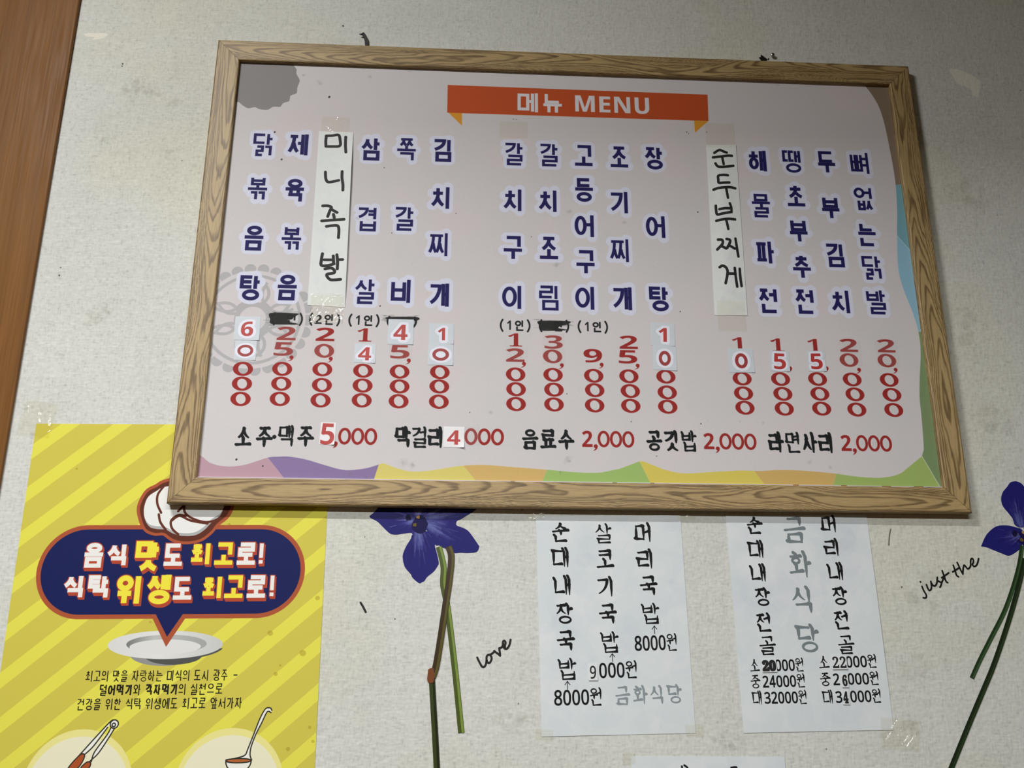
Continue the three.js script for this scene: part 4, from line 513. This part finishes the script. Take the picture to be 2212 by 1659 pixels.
// handwritten paper strips
function paperCanvas(w, h, base, s) { const [c, g] = canvas(w, h); g.fillStyle = rgb(base); g.fillRect(0, 0, w, h); seed = s; for (let i = 0; i < 160; i++) { g.fillStyle = rnd() < 0.5 ? 'rgba(255,255,255,.05)' : 'rgba(150,160,165,.03)'; g.beginPath(); g.ellipse(rnd() * w, rnd() * h, 5 + rnd() * w * 0.15, 5 + rnd() * w * 0.12, rnd() * 3, 0, 7); g.fill(); } return [c, g]; }
function strip(q, ink, label, bend, s) {
  const [c, g] = paperCanvas(256, 1400, [230, 234, 233], s), inv = (x, y) => { // mm on the board -> u, v on the strip
    let u = 0.5, v = 0.5; for (let k = 0; k < 8; k++) { const L = [q[0][0] * (1 - v) + q[3][0] * v, q[0][1] * (1 - v) + q[3][1] * v], Rr = [q[1][0] * (1 - v) + q[2][0] * v, q[1][1] * (1 - v) + q[2][1] * v]; u = (x - L[0]) / (Rr[0] - L[0]); const yt = q[0][1] * (1 - u) + q[1][1] * u, yb = q[3][1] * (1 - u) + q[2][1] * u; v = (y - yt) / (yb - yt); } return [u * 256, v * 1400];
  };
  for (const p of ink) { const k = p.map(([x, y]) => inv(x, y)); g.save(); g.scale(256 / 54, 1400 / 294); pen(g, k.map(([x, y]) => [x * 54 / 256, y * 294 / 1400]), 4.6, rgb([22, 22, 22])); g.restore(); }
  add(sheetMesh(q, PRINT.o, 0, PRINT.z + 0.0003, std({ map: tex(c), roughness: 0.7 }), { nx: 8, ny: 24, bend, th: 0.00025 }), 'paper_strip', label, 'paper strip', 'handwritten paper strips on the menu board');
}
strip(D.stripA, D.inkA, 'white paper strip with a four-syllable dish in black marker, curling on its right edge', (u, v) => 0.0055 * u * u * Math.pow(Math.sin(Math.PI * Math.min(1, v * 1.0)), 0.8) * (0.8 + 0.2 * Math.sin(v * 9)), 14);
strip(D.stripB, D.inkB, 'white paper strip with a five-syllable stew in black marker, lying nearly flat', (u, v) => 0.0026 * Math.pow(Math.sin(Math.PI * v), 0.7) * (1 - Math.cos(u * 6.28)) * 0.4 + 0.0004 * u, 15);
// clear tapes
const tapeMat = new THREE.MeshPhysicalMaterial({ color: 0xfefdf9, transmission: 1, thickness: 0, roughness: 0.09, ior: 1.45 });
const wrinkle = (s, amp) => (u, v) => amp * (fbm(u * 4 + s, v * 4, s, 3) + 0.9 * Math.abs(noise(u * 7 + v * 5, s, 7) - 0.5) + 0.6 * Math.abs(noise(u * 9 - v * 6, s + 3, 9) - 0.5));
// creases: segments in the tape's own u, v, raised by h metres over a half width of w metres
const creased = (base, segs, W, H) => (u, v) => segs.reduce((z, [u0, v0, u1, v1, w, h]) => {
  const ax = u0 * W, ay = v0 * H, bx = u1 * W, by = v1 * H, t = Math.min(1, Math.max(0, ((u * W - ax) * (bx - ax) + (v * H - ay) * (by - ay)) / ((bx - ax) ** 2 + (by - ay) ** 2))), d = Math.hypot(u * W - ax - (bx - ax) * t, v * H - ay - (by - ay) * t);
  return d < w ? z + h * 0.5 * (1 + Math.cos(Math.PI * d / w)) : z;
}, base(u, v));
function tape(q, o, a, z, label, s, amp = 0.0012, turn = 0, segs = []) { add(sheetMesh(box4(q, turn), o, a, z, tapeMat, { nx: 60, ny: 60, th: 0.00006, bend: creased(wrinkle(s, amp), segs, q[2] / 1000, q[3] / 1000), film: true }), 'clear_tape', label, 'tape', 'pieces of clear tape'); }
tape(D.tapes.A1, PRINT.o, 0, PRINT.z + 0.0006, 'clear tape holding the top of the curling paper strip', 3, 0.0004, 0, [[0.6, 0.05, 0.98, 0.3, 0.0018, 0.0008]]);
tape(D.tapes.A2, PRINT.o, 0, PRINT.z + 0.0012, 'clear tape holding the foot of the curling paper strip', 5, 0.0008, 0, [[0.05, 0.42, 0.5, 0.44, 0.0022, 0.0008], [0.6, 0.45, 0.95, 0.42, 0.002, 0.0008], [0.05, 0.04, 0.95, 0.02, 0.0016, 0.0006], [0.3, 0.96, 0.8, 0.9, 0.0018, 0.0008]]);
tape(D.tapes.B1, PRINT.o, 0, PRINT.z + 0.0010, 'clear tape holding the top of the flat stew strip', 7, 0.0003);
tape(D.tapes.B2, PRINT.o, 0, PRINT.z + 0.0012, 'clear tape holding the foot of the flat stew strip', 9, 0.0004);
tape(D.tapes.G, PRINT.o, 0, PRINT.z + 0.0003, 'lone piece of clear tape under the orange title ribbon', 11, 0.0004);

// black straps and a screw above the frame
{
  const black = std({ color: 0x0b0b0c, roughness: 0.55 });
  const g1 = mergeGeometries([ribbon(D.strapA, 6.4, 0.0012, 0, (t) => 0.62 + 0.4 * Math.sin(t * 2.6) * (1 - t * 0.4)), ribbon(D.strapA2, 3.2, 0.0012, 0, (t) => 1 - t * 0.5)]);
  const m1 = new THREE.Mesh(g1, black); m1.position.set(0, 0, 0.004); add(m1, 'hanging_strap', 'bent black strap end sticking up behind the frame', 'strap');
  const g2 = plate(D.strapB, 0.0015, black, false); const m2 = new THREE.Mesh(mergeGeometries([g2, plate(D.strapB2, 0.0015, black, false)]), black); m2.position.z = 0.005; add(m2, 'hanging_strap', 'forked black strap end peeking over the frame beside a screw', 'strap');
  const sc = new THREE.Group(); sc.position.set(D.screw[0] / 1000, D.screw[1] / 1000, 0);
  const metal = std({ color: 0xb9bcb8, metalness: 0.9, roughness: 0.35 });
  const head = part(new THREE.Mesh(new THREE.LatheGeometry([[0, 0.0026], [0.0014, 0.0025], [0.0028, 0.0019], [0.0036, 0.0008], [0.0036, 0]].map(([x, y]) => new THREE.Vector2(x, y)), 20), metal), 'screw_head', sc); head.rotation.x = Math.PI / 2; head.position.z = 0.0045;
  const shank = part(new THREE.Mesh(new THREE.CylinderGeometry(0.0017, 0.0017, 0.006, 12), metal), 'shank', sc); shank.rotation.x = Math.PI / 2; shank.position.z = 0.002;
  const dark = std({ color: 0x161816, roughness: 0.8 }); for (const r of [0.2, 0.2 + Math.PI / 2]) { const s = part(new THREE.Mesh(new THREE.BoxGeometry(0.0038, 0.0008, 0.0006), dark), 'slot', sc); s.position.z = 0.0071; s.rotation.z = r; }
  add(sc, 'wall_screw', 'silver cross-head screw in the wall above the frame', 'screw');
}

// ---------------------------------------------------------------- yellow poster
{
  const [pw, ph] = [420, 594], S = 3, [c, g] = canvas(pw * S, ph * S); g.scale(S, S);
  const Y1 = [232, 226, 86], Y0 = [212, 200, 82], OR = [176, 86, 54], NV = [18, 28, 88], BR = [98, 46, 32];
  g.fillStyle = rgb(Y0); g.fillRect(0, 0, pw, ph);
  const a = 40.4 * Math.PI / 180, per = 62.4, lw = 22.5; for (let i = -3; i < 20; i++) { const y = 115 - lw + per * (i - 2), t = Math.tan(a); poly(g, [[0, y], [pw, y - pw * t], [pw, y + lw - pw * t], [0, y + lw]], rgb(Y1)); }
  const [L, Rr, TL, TR, BL, BR_, N0, TIP, N1] = D.bubble, top = TL[1], bot = BL[1], x0 = L[0], x1 = Rr[0], r = (bot - top) / 2;
  const pill = (o) => { g.beginPath(); g.moveTo(x0 + r, top + o); g.lineTo(x1 - r, top + o); g.arc(x1 - r, (top + bot) / 2, r - o, -Math.PI / 2, Math.PI / 2); g.lineTo(N1[0] - o * 0.6, bot - o); g.lineTo(TIP[0], TIP[1] - o * 2.2); g.lineTo(N0[0] + o * 0.6, bot - o); g.lineTo(x0 + r, bot - o); g.arc(x0 + r, (top + bot) / 2, r - o, Math.PI / 2, Math.PI * 1.5); g.closePath(); };
  // plate printed under the bubble tip
  { const [C, E, T, Bm] = D.plate, rx = E[0] - C[0], ry = C[1] - T[1]; g.save();
    g.fillStyle = 'rgb(150,150,150)'; g.beginPath(); g.ellipse(C[0], C[1] + ry * 0.62, rx * 0.6, ry * 0.85, 0, 0, Math.PI); g.fill(); g.fillStyle = 'rgb(84,86,84)'; g.beginPath(); g.ellipse(C[0] + rx * 0.16, C[1] + ry * 0.74, rx * 0.5, ry * 0.66, 0, 0, Math.PI); g.fill(); g.beginPath(); g.ellipse(C[0] + rx * 0.02, C[1] + ry * 0.1, rx, ry, 0, 0.15, Math.PI * 0.6); g.fill();
    let gr = g.createLinearGradient(C[0] - rx, 0, C[0] + rx, 0); gr.addColorStop(0, 'rgb(222,222,220)'); gr.addColorStop(0.45, 'rgb(232,232,230)'); gr.addColorStop(1, 'rgb(205,206,205)'); g.fillStyle = gr; g.beginPath(); g.ellipse(C[0], C[1], rx, ry, 0, 0, 7); g.fill();
    gr = g.createLinearGradient(C[0] - rx * 0.7, 0, C[0] + rx * 0.7, 0); gr.addColorStop(0, 'rgb(120,122,120)'); gr.addColorStop(0.35, 'rgb(196,197,195)'); gr.addColorStop(1, 'rgb(168,170,170)'); g.fillStyle = gr; g.beginPath(); g.ellipse(C[0] + rx * 0.02, C[1] - ry * 0.05, rx * 0.7, ry * 0.66, 0, 0, 7); g.fill();
    g.fillStyle = 'rgb(228,228,227)'; g.beginPath(); g.ellipse(C[0], C[1] + ry * 0.14, rx * 0.62, ry * 0.52, 0, 0, 7); g.fill(); g.restore(); }
  curve(g, D.handOut, true); g.lineWidth = 9; g.strokeStyle = rgb(OR); g.stroke();
  pill(0); g.fillStyle = rgb(OR); g.fill(); pill(6); g.fillStyle = rgb(NV); g.fill();
  curve(g, D.handOut, true); g.lineWidth = 8; g.strokeStyle = rgb(OR); g.stroke(); g.fillStyle = rgb(BR); g.fill();
  curve(g, D.handIn, true); g.fillStyle = 'rgb(178,180,180)'; g.fill(); g.save(); g.clip(); g.translate(-1.5, -4); curve(g, D.handIn, true); g.fillStyle = 'rgb(240,240,238)'; g.fill(); g.restore();
  for (const p of D.handLines) pen(g, p, 3.2, rgb(BR));
  for (const pass of [0, 1]) for (const [ch, x, y, k] of D.title) {
    const big = k === 'Y', col = k === 'w' ? rgb([242, 240, 238]) : rgb([246, 232, 70]), w = big ? 37 : 31, h = big ? 43 : 34;
    if (ch === '!') { const bar = (dx, dy, e, f) => { g.fillStyle = f; g.fillRect(x - 2.6 - e + dx, y - 14 - e + dy, 5.2 + 2 * e, 20 + 2 * e); g.fillRect(x - 2.6 - e + dx, y + 9 - e + dy, 5.2 + 2 * e, 5 + 2 * e); }; if (!pass) { bar(1.6, 2.6, 1.2, rgb([182, 72, 48])); bar(0, 0, 1.2, rgb([182, 72, 48])); } else bar(0, 0, 0, col); continue; }
    hangul(g, ch, x, y, w, h, pass ? { weight: big ? 0.2 : 0.19, color: col } : { weight: big ? 0.2 : 0.19, color: rgb([182, 72, 48]), drop: [2, 3.4, 2.6], dropColor: rgb([182, 72, 48]) });
  }
  D.body.forEach(([t, bx0, by0, bx1, by1], li) => { const n = [...t].reduce((q, ch) => q + (ch === ' ' ? 0.42 : 1), 0), st = (bx1 - bx0) / n; let x = bx0; const boldTo = li === 1 ? [[0, 4], [6, 10]] : []; [...t].forEach((ch, i) => { if (ch === ' ') { x += st * 0.42; return; } const y = by0 + (by1 - by0) * (x - bx0) / (bx1 - bx0), b = boldTo.some(([p, q]) => i >= p && i < q); if (ch === '-') { g.fillStyle = 'rgb(38,36,28)'; g.fillRect(x + st * 0.25, y - 0.8, st * 0.5, 1.6); } else hangul(g, ch, x + st / 2, y, st * 0.93, 14.6, { weight: b ? 0.2 : 0.13, color: 'rgb(26,24,18)' }); x += st; }); });
  const d0 = D.discs; for (const [q, e] of [[d0[0], d0[1]], [d0[2], d0[3]]]) { const R = Math.hypot(e[0] - q[0], e[1] - q[1]); g.fillStyle = 'rgb(240,232,150)'; g.beginPath(); g.arc(q[0], q[1] + 8, R, 0, 7); g.fill(); g.fillStyle = 'rgb(240,236,206)'; g.beginPath(); g.arc(q[0], q[1] + 12, R * 0.93, 0, 7); g.fill(); }
  { const W2 = 'rgb(244,243,236)', K = 'rgb(48,46,40)'; const [t0, t1, t2, t3] = D.tongs; g.beginPath(); [...t0, ...[...t2].reverse()].forEach((p, i) => i ? g.lineTo(...p) : g.moveTo(...p)); g.fillStyle = W2; g.fill(); g.beginPath(); [...t1, ...[...t3].reverse()].forEach((p, i) => i ? g.lineTo(...p) : g.moveTo(...p)); g.fill();
    for (const p of D.tongs) pen(g, p, 1.6, K); for (const p of D.tongGrip) { curve(g, p, true); g.fillStyle = 'rgb(176,84,44)'; g.fill(); g.lineWidth = 1.5; g.strokeStyle = K; g.stroke(); }
    const tip = t0[0]; g.beginPath(); g.arc(tip[0] + 1, tip[1] + 4, 5.2, 0, 7); g.fillStyle = W2; g.fill(); g.lineWidth = 1.6; g.stroke(); g.beginPath(); g.arc(tip[0] + 0.5, tip[1] + 5, 2.2, 0, 7); g.stroke();
    const [l0, l1] = D.ladle; g.beginPath(); [...l0, ...[...l1].reverse()].forEach((p, i) => i ? g.lineTo(...p) : g.moveTo(...p)); g.fillStyle = W2; g.fill(); for (const p of D.ladle) pen(g, p, 1.6, K);
    const [b0, b1] = D.ladleBowl, R = b1[0] - b0[0]; g.beginPath(); g.ellipse(b0[0], b0[1], R, R * 0.9, 0, 0, Math.PI); g.fillStyle = W2; g.fill(); g.stroke(); g.beginPath(); g.ellipse(b0[0], b0[1], R, R * 0.16, 0, 0, 7); g.fillStyle = 'rgb(190,104,56)'; g.fill(); g.stroke(); }
  for (const [x, y, s] of D.posterSpots) { g.fillStyle = 'rgba(150,120,30,.35)'; g.beginPath(); g.ellipse(x, y, s * 0.55, s * 0.5, 0.3, 0, 7); g.fill(); }
  const m = matte({ map: tex(c), roughness: 0.6 });
  const o = sheetMesh([[0, 0], [pw, 0], [pw, ph], [0, ph]], D.poster.o, D.poster.a, 0.0003, m, { nx: 40, ny: 56, th: 0.0002, bend: (u, v) => v < 0.24 && u > 0.4 ? 0 : 0.0006 * fbm(u * 4, v * 5, 33, 2) * sstep(0.2, 0.5, v) });
  add(o, 'paper_poster', 'yellow diagonal-striped hygiene poster with navy speech bubble and plate, partly behind the frame', 'poster');
  tape(D.posterTape, D.poster.o, D.poster.a, 0.0012, 'wrinkled clear tape on the upper left corner of the yellow poster', 21, 0.0012, 0.16, [[0.1, 0.2, 0.16, 0.42, 0.0024, 0.0009], [0.5, 0.38, 0.56, 0.6, 0.0042, 0.0014], [0.82, 0.4, 0.95, 0.9, 0.0042, 0.0014]]);
}

// ---------------------------------------------------------------- printed paper sheets below the frame
function a4(i, draw, name, label, h = 297, bend) {
  const S = 4, [c, g] = paperCanvas(210 * S, Math.round(h * S), [221, 228, 231], 60 + i); g.scale(S, S); draw(g);
  const f = D.sheets[i]; add(sheetMesh([[0, 0], [210, 0], [210, h], [0, h]], f.o, f.a, 0.0003, matte({ map: tex(c), roughness: 0.6 }), { nx: 12, ny: 16, th: 0.0002, bend }), name, label, 'paper sheet', 'white sheets taped to the wall'); return f;
}
const BRUSH = { weight: 0.145, color: rgb([20, 20, 22]), brush: 1 };
function priceRow(g, [t, x0, y0, x1, y1], dw, hw, dh, hh) {
  const wid = (ch, i) => /[0-9 ]/.test(ch) ? dw : i ? hw : 1.75; let n = 0; [...t].forEach((ch, i) => { n += wid(ch, i); }); const u = (x1 - x0) / n; let x = x0, k = 0;
  for (const ch of t) { const full = wid(ch, k++) * u, w = ch !== ' ' && k === 1 && !/[0-9]/.test(ch) ? full * 0.86 : full, y = y0 + (y1 - y0) * (x - x0) / (x1 - x0); if (/[0-9]/.test(ch)) fit(g, ch, x + w / 2, y, ch === '1' ? w * 0.5 : w * 0.84, dh, 'sans-serif', rgb([20, 20, 22]), 0.4, rgb([20, 20, 22])); else if (ch !== ' ') hangul(g, ch, x + w / 2, y, w * 0.96, hh, { ...BRUSH, weight: 0.13 }); x += full; }
}
const sheetA = a4(0, (g) => {
  for (const [ch, x, y] of D.p1) hangul(g, ch, x, y, 25.5, 28, BRUSH);
  for (const [ch, x, y] of D.p1grey) hangul(g, ch, x, y, 20.5, 24.5, { ...BRUSH, color: rgb([142, 152, 158]) });
  for (const [x, y] of D.p1arrow) { g.lineWidth = 1; g.lineCap = 'round'; g.strokeStyle = rgb([30, 30, 32]); g.beginPath(); g.moveTo(x, y + 5.5); g.lineTo(x, y - 5); g.moveTo(x - 3.4, y - 0.5); g.lineTo(x, y - 5); g.lineTo(x + 3.4, y - 0.5); g.stroke(); }
  for (const p of D.p1price) priceRow(g, p, 1, 1.45, 19.5, 23);
}, 'paper_menu_sheet', 'white sheet listing three rice soups in brush lettering with upward arrows', 297, (u, v) => 0.0004 * fbm(u * 3, v * 3, 91, 2));
const sheetB = a4(1, (g) => {
  for (const [ch, x, y] of D.p2) hangul(g, ch, x, y, 23.5, 25.5, BRUSH);
  for (const [ch, x, y] of D.p2grey) hangul(g, ch, x, y, 33, 38, { ...BRUSH, weight: 0.14, color: rgb([122, 132, 136]) });
  for (const p of D.p2price) priceRow(g, p, 1, 1.35, 15, 18);
}, 'paper_menu_sheet', 'white sheet listing two hot pots around large grey lettering', 297, (u, v) => 0.0004 * fbm(u * 3, v * 3, 93, 2) + Math.max(0, u - 0.8) * 0.006 * Math.sin(v * 3.1));
a4(2, (g) => { for (const p of D.p3ink) pen(g, p, 2.6, rgb([26, 24, 26])); }, 'paper_sheet', 'white sheet under the two menu sheets, only its top in view', 297, (u, v) => 0.0004 * fbm(u * 3, v * 3, 95, 2));
// small correction slips on the sheets
{
  const slip = (f, [t, cx, cy, w, h], label, font, s) => { const i9 = t === '9' || t === '22'; const [c, g] = canvas(96, 128); g.fillStyle = rgb([226, 230, 232]); g.fillRect(0, 0, 96, 128); fit(g, t, 48, 64, t.length > 1 ? 82 : 62, 98, font, rgb([18, 18, 20]), i9 ? 2 : 5, rgb([18, 18, 20])); add(sheetMesh(box4([cx, cy, w, h], s), f.o, f.a, 0.0012, std({ map: tex(c), roughness: 0.6 }), { nx: 3, ny: 3, th: 0.00025, bend: (u, v) => v * v * 0.0007 }), 'correction_slip', label, 'sticker', 'correction slips on the paper menu sheets'); };
  slip(sheetA, ['9', ...D.p1tag], 'small paper slip with a hand-drawn nine on the rice soup sheet', 'sans-serif', 0.02);
  const L = ['small paper slip reading twenty in heavy pen on the hot pot sheet', 'small paper slip reading twenty-two in pen on the hot pot sheet', 'tiny paper slip with a heavy six on the hot pot sheet', 'tiny paper slip with a heavy four on the hot pot sheet'];
  D.p2tags.forEach((t, i) => slip(sheetB, t, L[i], i === 1 ? 'serif' : 'bold serif', -0.01 + i * 0.012));
}
{
  const L = ['crinkled clear tape at the lower right corner of the hot pot sheet', 'clear tape at the upper left corner of the rice soup sheet', 'clear tape at the upper right corner of the rice soup sheet', 'clear tape at the corner of the sheet cut off below', 'clear tape at the lower left corner of the rice soup sheet', 'clear tape at the lower right corner of the rice soup sheet'];
  D.sheetTapes.forEach((q, i) => tape(q, [0, 0], 0, 0.0014, L[i], 40 + i * 3, i ? 0.0005 : 0.0012, i ? 0 : 0.1, i ? [] : [[0.55, 0.9, 0.84, 0.38, 0.0028, 0.0011], [0.68, 0.92, 0.95, 0.45, 0.0024, 0.001], [0.3, 0.35, 0.45, 0.06, 0.0026, 0.001], [0.12, 0.8, 0.28, 0.5, 0.0024, 0.0009], [0.44, 0.6, 0.56, 0.36, 0.0022, 0.0008]]));
}

// ---------------------------------------------------------------- flower decals and script lettering on the wallpaper
function flower(root, petals, heart, s, stems, widths, stemCols) {
  const all = petals.flat(), x0 = Math.min(...all.map((p) => p[0])) - 2, x1 = Math.max(...all.map((p) => p[0])) + 2, y0 = Math.min(...all.map((p) => p[1])) - 2, y1 = Math.max(...all.map((p) => p[1])) + 2;
  const [c, g] = canvas(512, 512); const kx = 512 / (x1 - x0), ky = 512 / (y1 - y0), X = (x) => (x - x0) * kx, Y = (y) => 512 - (y - y0) * ky;
  g.fillStyle = 'rgb(34,32,112)'; g.fillRect(0, 0, 512, 512); seed = s;
  petals.forEach((pt) => {   // printed veins and pale streaks running out from the heart
    const m = pt.reduce((a, p) => [a[0] + p[0] / pt.length, a[1] + p[1] / pt.length], [0, 0]);
    for (let i = 0; i < 110; i++) { const q = pt[Math.floor(rnd() * pt.length)], e = [m[0] + (q[0] - m[0]) * (0.2 + rnd() * 0.75), m[1] + (q[1] - m[1]) * (0.2 + rnd() * 0.75)], t0 = 0.12 + rnd() * 0.35, t1 = t0 + 0.1 + rnd() * 0.4, A = [heart[0] + (e[0] - heart[0]) * t0, heart[1] + (e[1] - heart[1]) * t0], B = [heart[0] + (e[0] - heart[0]) * t1, heart[1] + (e[1] - heart[1]) * t1];
      const near = 1 - t0 * 1.6, pale = rnd() < 0.55; g.strokeStyle = pale ? `rgba(128,134,196,${0.04 + 0.2 * Math.max(0, near) * rnd()})` : `rgba(16,12,72,${0.06 + rnd() * 0.14})`; g.lineWidth = 1.5 + rnd() * 9; g.lineCap = 'round'; g.beginPath(); g.moveTo(X(A[0]), Y(A[1])); g.quadraticCurveTo(X((A[0] + B[0]) / 2 + (rnd() - 0.5) * 4), Y((A[1] + B[1]) / 2 + (rnd() - 0.5) * 4), X(B[0]), Y(B[1])); g.stroke(); }
    for (let i = 0; i < 26; i++) { const e = [m[0] + (rnd() - 0.5) * 26, m[1] + (rnd() - 0.5) * 26], t0 = 0.2 + rnd() * 0.2, t1 = t0 + 0.15 + rnd() * 0.3; g.strokeStyle = `rgba(120,128,190,${0.05 + rnd() * 0.12})`; g.lineWidth = 4 + rnd() * 12; g.lineCap = 'round'; g.beginPath(); g.moveTo(X(heart[0] + (e[0] - heart[0]) * t0), Y(heart[1] + (e[1] - heart[1]) * t0)); g.lineTo(X(heart[0] + (e[0] - heart[0]) * t1), Y(heart[1] + (e[1] - heart[1]) * t1)); g.stroke(); }
    for (let i = 0; i < 5; i++) { const q = pt[Math.floor(rnd() * pt.length)], t = 0.3 + rnd() * 0.4; g.strokeStyle = 'rgba(170,176,222,.4)'; g.lineWidth = 1.4; const A = [heart[0] + (q[0] - heart[0]) * t, heart[1] + (q[1] - heart[1]) * t], B = [heart[0] + (q[0] - heart[0]) * (t + 0.2), heart[1] + (q[1] - heart[1]) * (t + 0.2)]; g.beginPath(); g.moveTo(X(A[0]), Y(A[1])); g.lineTo(X(B[0]), Y(B[1])); g.stroke(); }
  });
  const m = matte({ map: tex(c), roughness: 0.5 });
  petals.forEach((pt, i) => {
    const ge = plate(pt.map(([x, y]) => [x - root.position.x * 1000, y - root.position.y * 1000]), 0.0002), p = ge.attributes.position, uv = ge.attributes.uv;
    for (let k = 0; k < p.count; k++) uv.setXY(k, (p.getX(k) * 1000 + root.position.x * 1000 - x0) / (x1 - x0), (p.getY(k) * 1000 + root.position.y * 1000 - y0) / (y1 - y0));
    part(new THREE.Mesh(ge, m), 'petal', root).position.z = 0.0001 + i * 0.00005;
  });
  const loc = (q) => q.map(([x, y]) => [x - root.position.x * 1000, y - root.position.y * 1000]);
  const blot = (dx, dy, r, n, col, name, z, lab) => { const pts = []; for (let i = 0; i < n; i++) { const a = i / n * 6.283, k = r * (0.75 + hash(i, n, s) * 0.5); pts.push([heart[0] + dx + Math.cos(a) * k, heart[1] + dy + Math.sin(a) * k]); } part(new THREE.Mesh(plate(loc(pts), 0.0002), matte({ color: col, roughness: 0.6 })), name, root, lab).position.z = z; };
  blot(-13, 2, 4.2, 9, 0x14113a, 'flower_heart', 0.0005, 'near-black blotch beside the stamens'); blot(4, -6, 12, 13, 0x17134c, 'flower_heart', 0.00045, 'dark violet flower heart');
  blot(1, 3, 2.6, 7, 0xb0905a, 'stamen', 0.0007, 'pale ochre stamen'); blot(-3.5, -8, 2.8, 7, 0x6e5a30, 'stamen', 0.0007, 'brown stamen');
  stems.forEach((st, i) => {
    const w = widths[i], base = ribbon(loc(st), w, 0.0002, 0, null, true), o = part(new THREE.Mesh(base, std({ color: stemCols[i][0], roughness: 0.35 })), 'stem', root); o.position.z = 0.0006 + i * 0.0003;
    const off = loc(st).map(([x, y]) => [x + w * 0.24, y]); const hl = part(new THREE.Mesh(ribbon(off, w * 0.36, 0.0001, 0, null, true), std({ color: stemCols[i][1], roughness: 0.35 })), 'stem_stripe', o, 'printed stripe along the stem'); hl.position.z = 0.00018;
  });
}
{
  const A = new THREE.Group(); A.position.set(0.015, 1.17, 0); const st = D.stemsA;
  flower(A, [D.petalUp[0], ...D.petalsA], D.heartA, 201, [st[2], st[1], st[0]], [8.6, 8.4, 9.4], [[0x4d5a24, 0x7d9440], [0x39431d, 0x1e2410], [0x3c2c16, 0x5a5322]]);
  const nd = D.stemsA[1][0], q = [[-4, 9], [3, 10], [4, -6], [-1, -9], [-5, -5]].map(([x, y]) => [nd[0] + x - A.position.x * 1000 - 1, nd[1] + y - A.position.y * 1000]);
  part(new THREE.Mesh(plate(q, 0.0002), std({ color: 0x7a4420, roughness: 0.4 })), 'stem_node', A, 'reddish brown knot where the stem bends').position.z = 0.0016;
  add(A, 'flower_decal', 'flat violet-blue flower decal with two crossing stems below the frame middle', 'wall decal', 'flower decals on the wallpaper');
  const B = new THREE.Group(); B.position.set(0.80, 1.17, 0);
  flower(B, D.petalsB, D.heartB, 305, D.stemsB, [6.4, 7.4], [[0x243a20, 0x3c5a34], [0x1c2a18, 0x2c3d22]]);
  add(B, 'flower_decal', 'flat violet-blue flower decal with long leaning green stems beyond the frame corner', 'wall decal', 'flower decals on the wallpaper');
  const script = std({ color: 0x14110f, roughness: 0.45 });
  const word = (strokes, w, label) => { const all = strokes.flat(), bx = all.reduce((a, p) => a + p[0], 0) / all.length, by = Math.min(...all.map((p) => p[1])); const m = new THREE.Mesh(mergeGeometries(strokes.map((s, i) => ribbon(s.map(([x, y]) => [x - bx, y - by]), w, 0.0002, 0.0001 + i * 0.00002))), script); m.position.set(bx / 1000, by / 1000, 0); add(m, 'script_lettering', label, 'lettering', 'black script words on the wallpaper'); };
  word(D.eye, 3, 'single slanted black script letter I left of the crossing stems');
  word(D.love, 2.9, 'black script word love right of the crossing stems');
  word(D.just, 2.5, 'dark script word just beneath the flower with leaning stems');
  word(D.the, 2.5, 'dark script word the pointing at the flower with leaning stems');
}

scene.traverse((o) => { if (o.isMesh) { o.castShadow = true; o.receiveShadow = true; } if (o.isLight) o.castShadow = true; });
renderer.render(scene, camera);
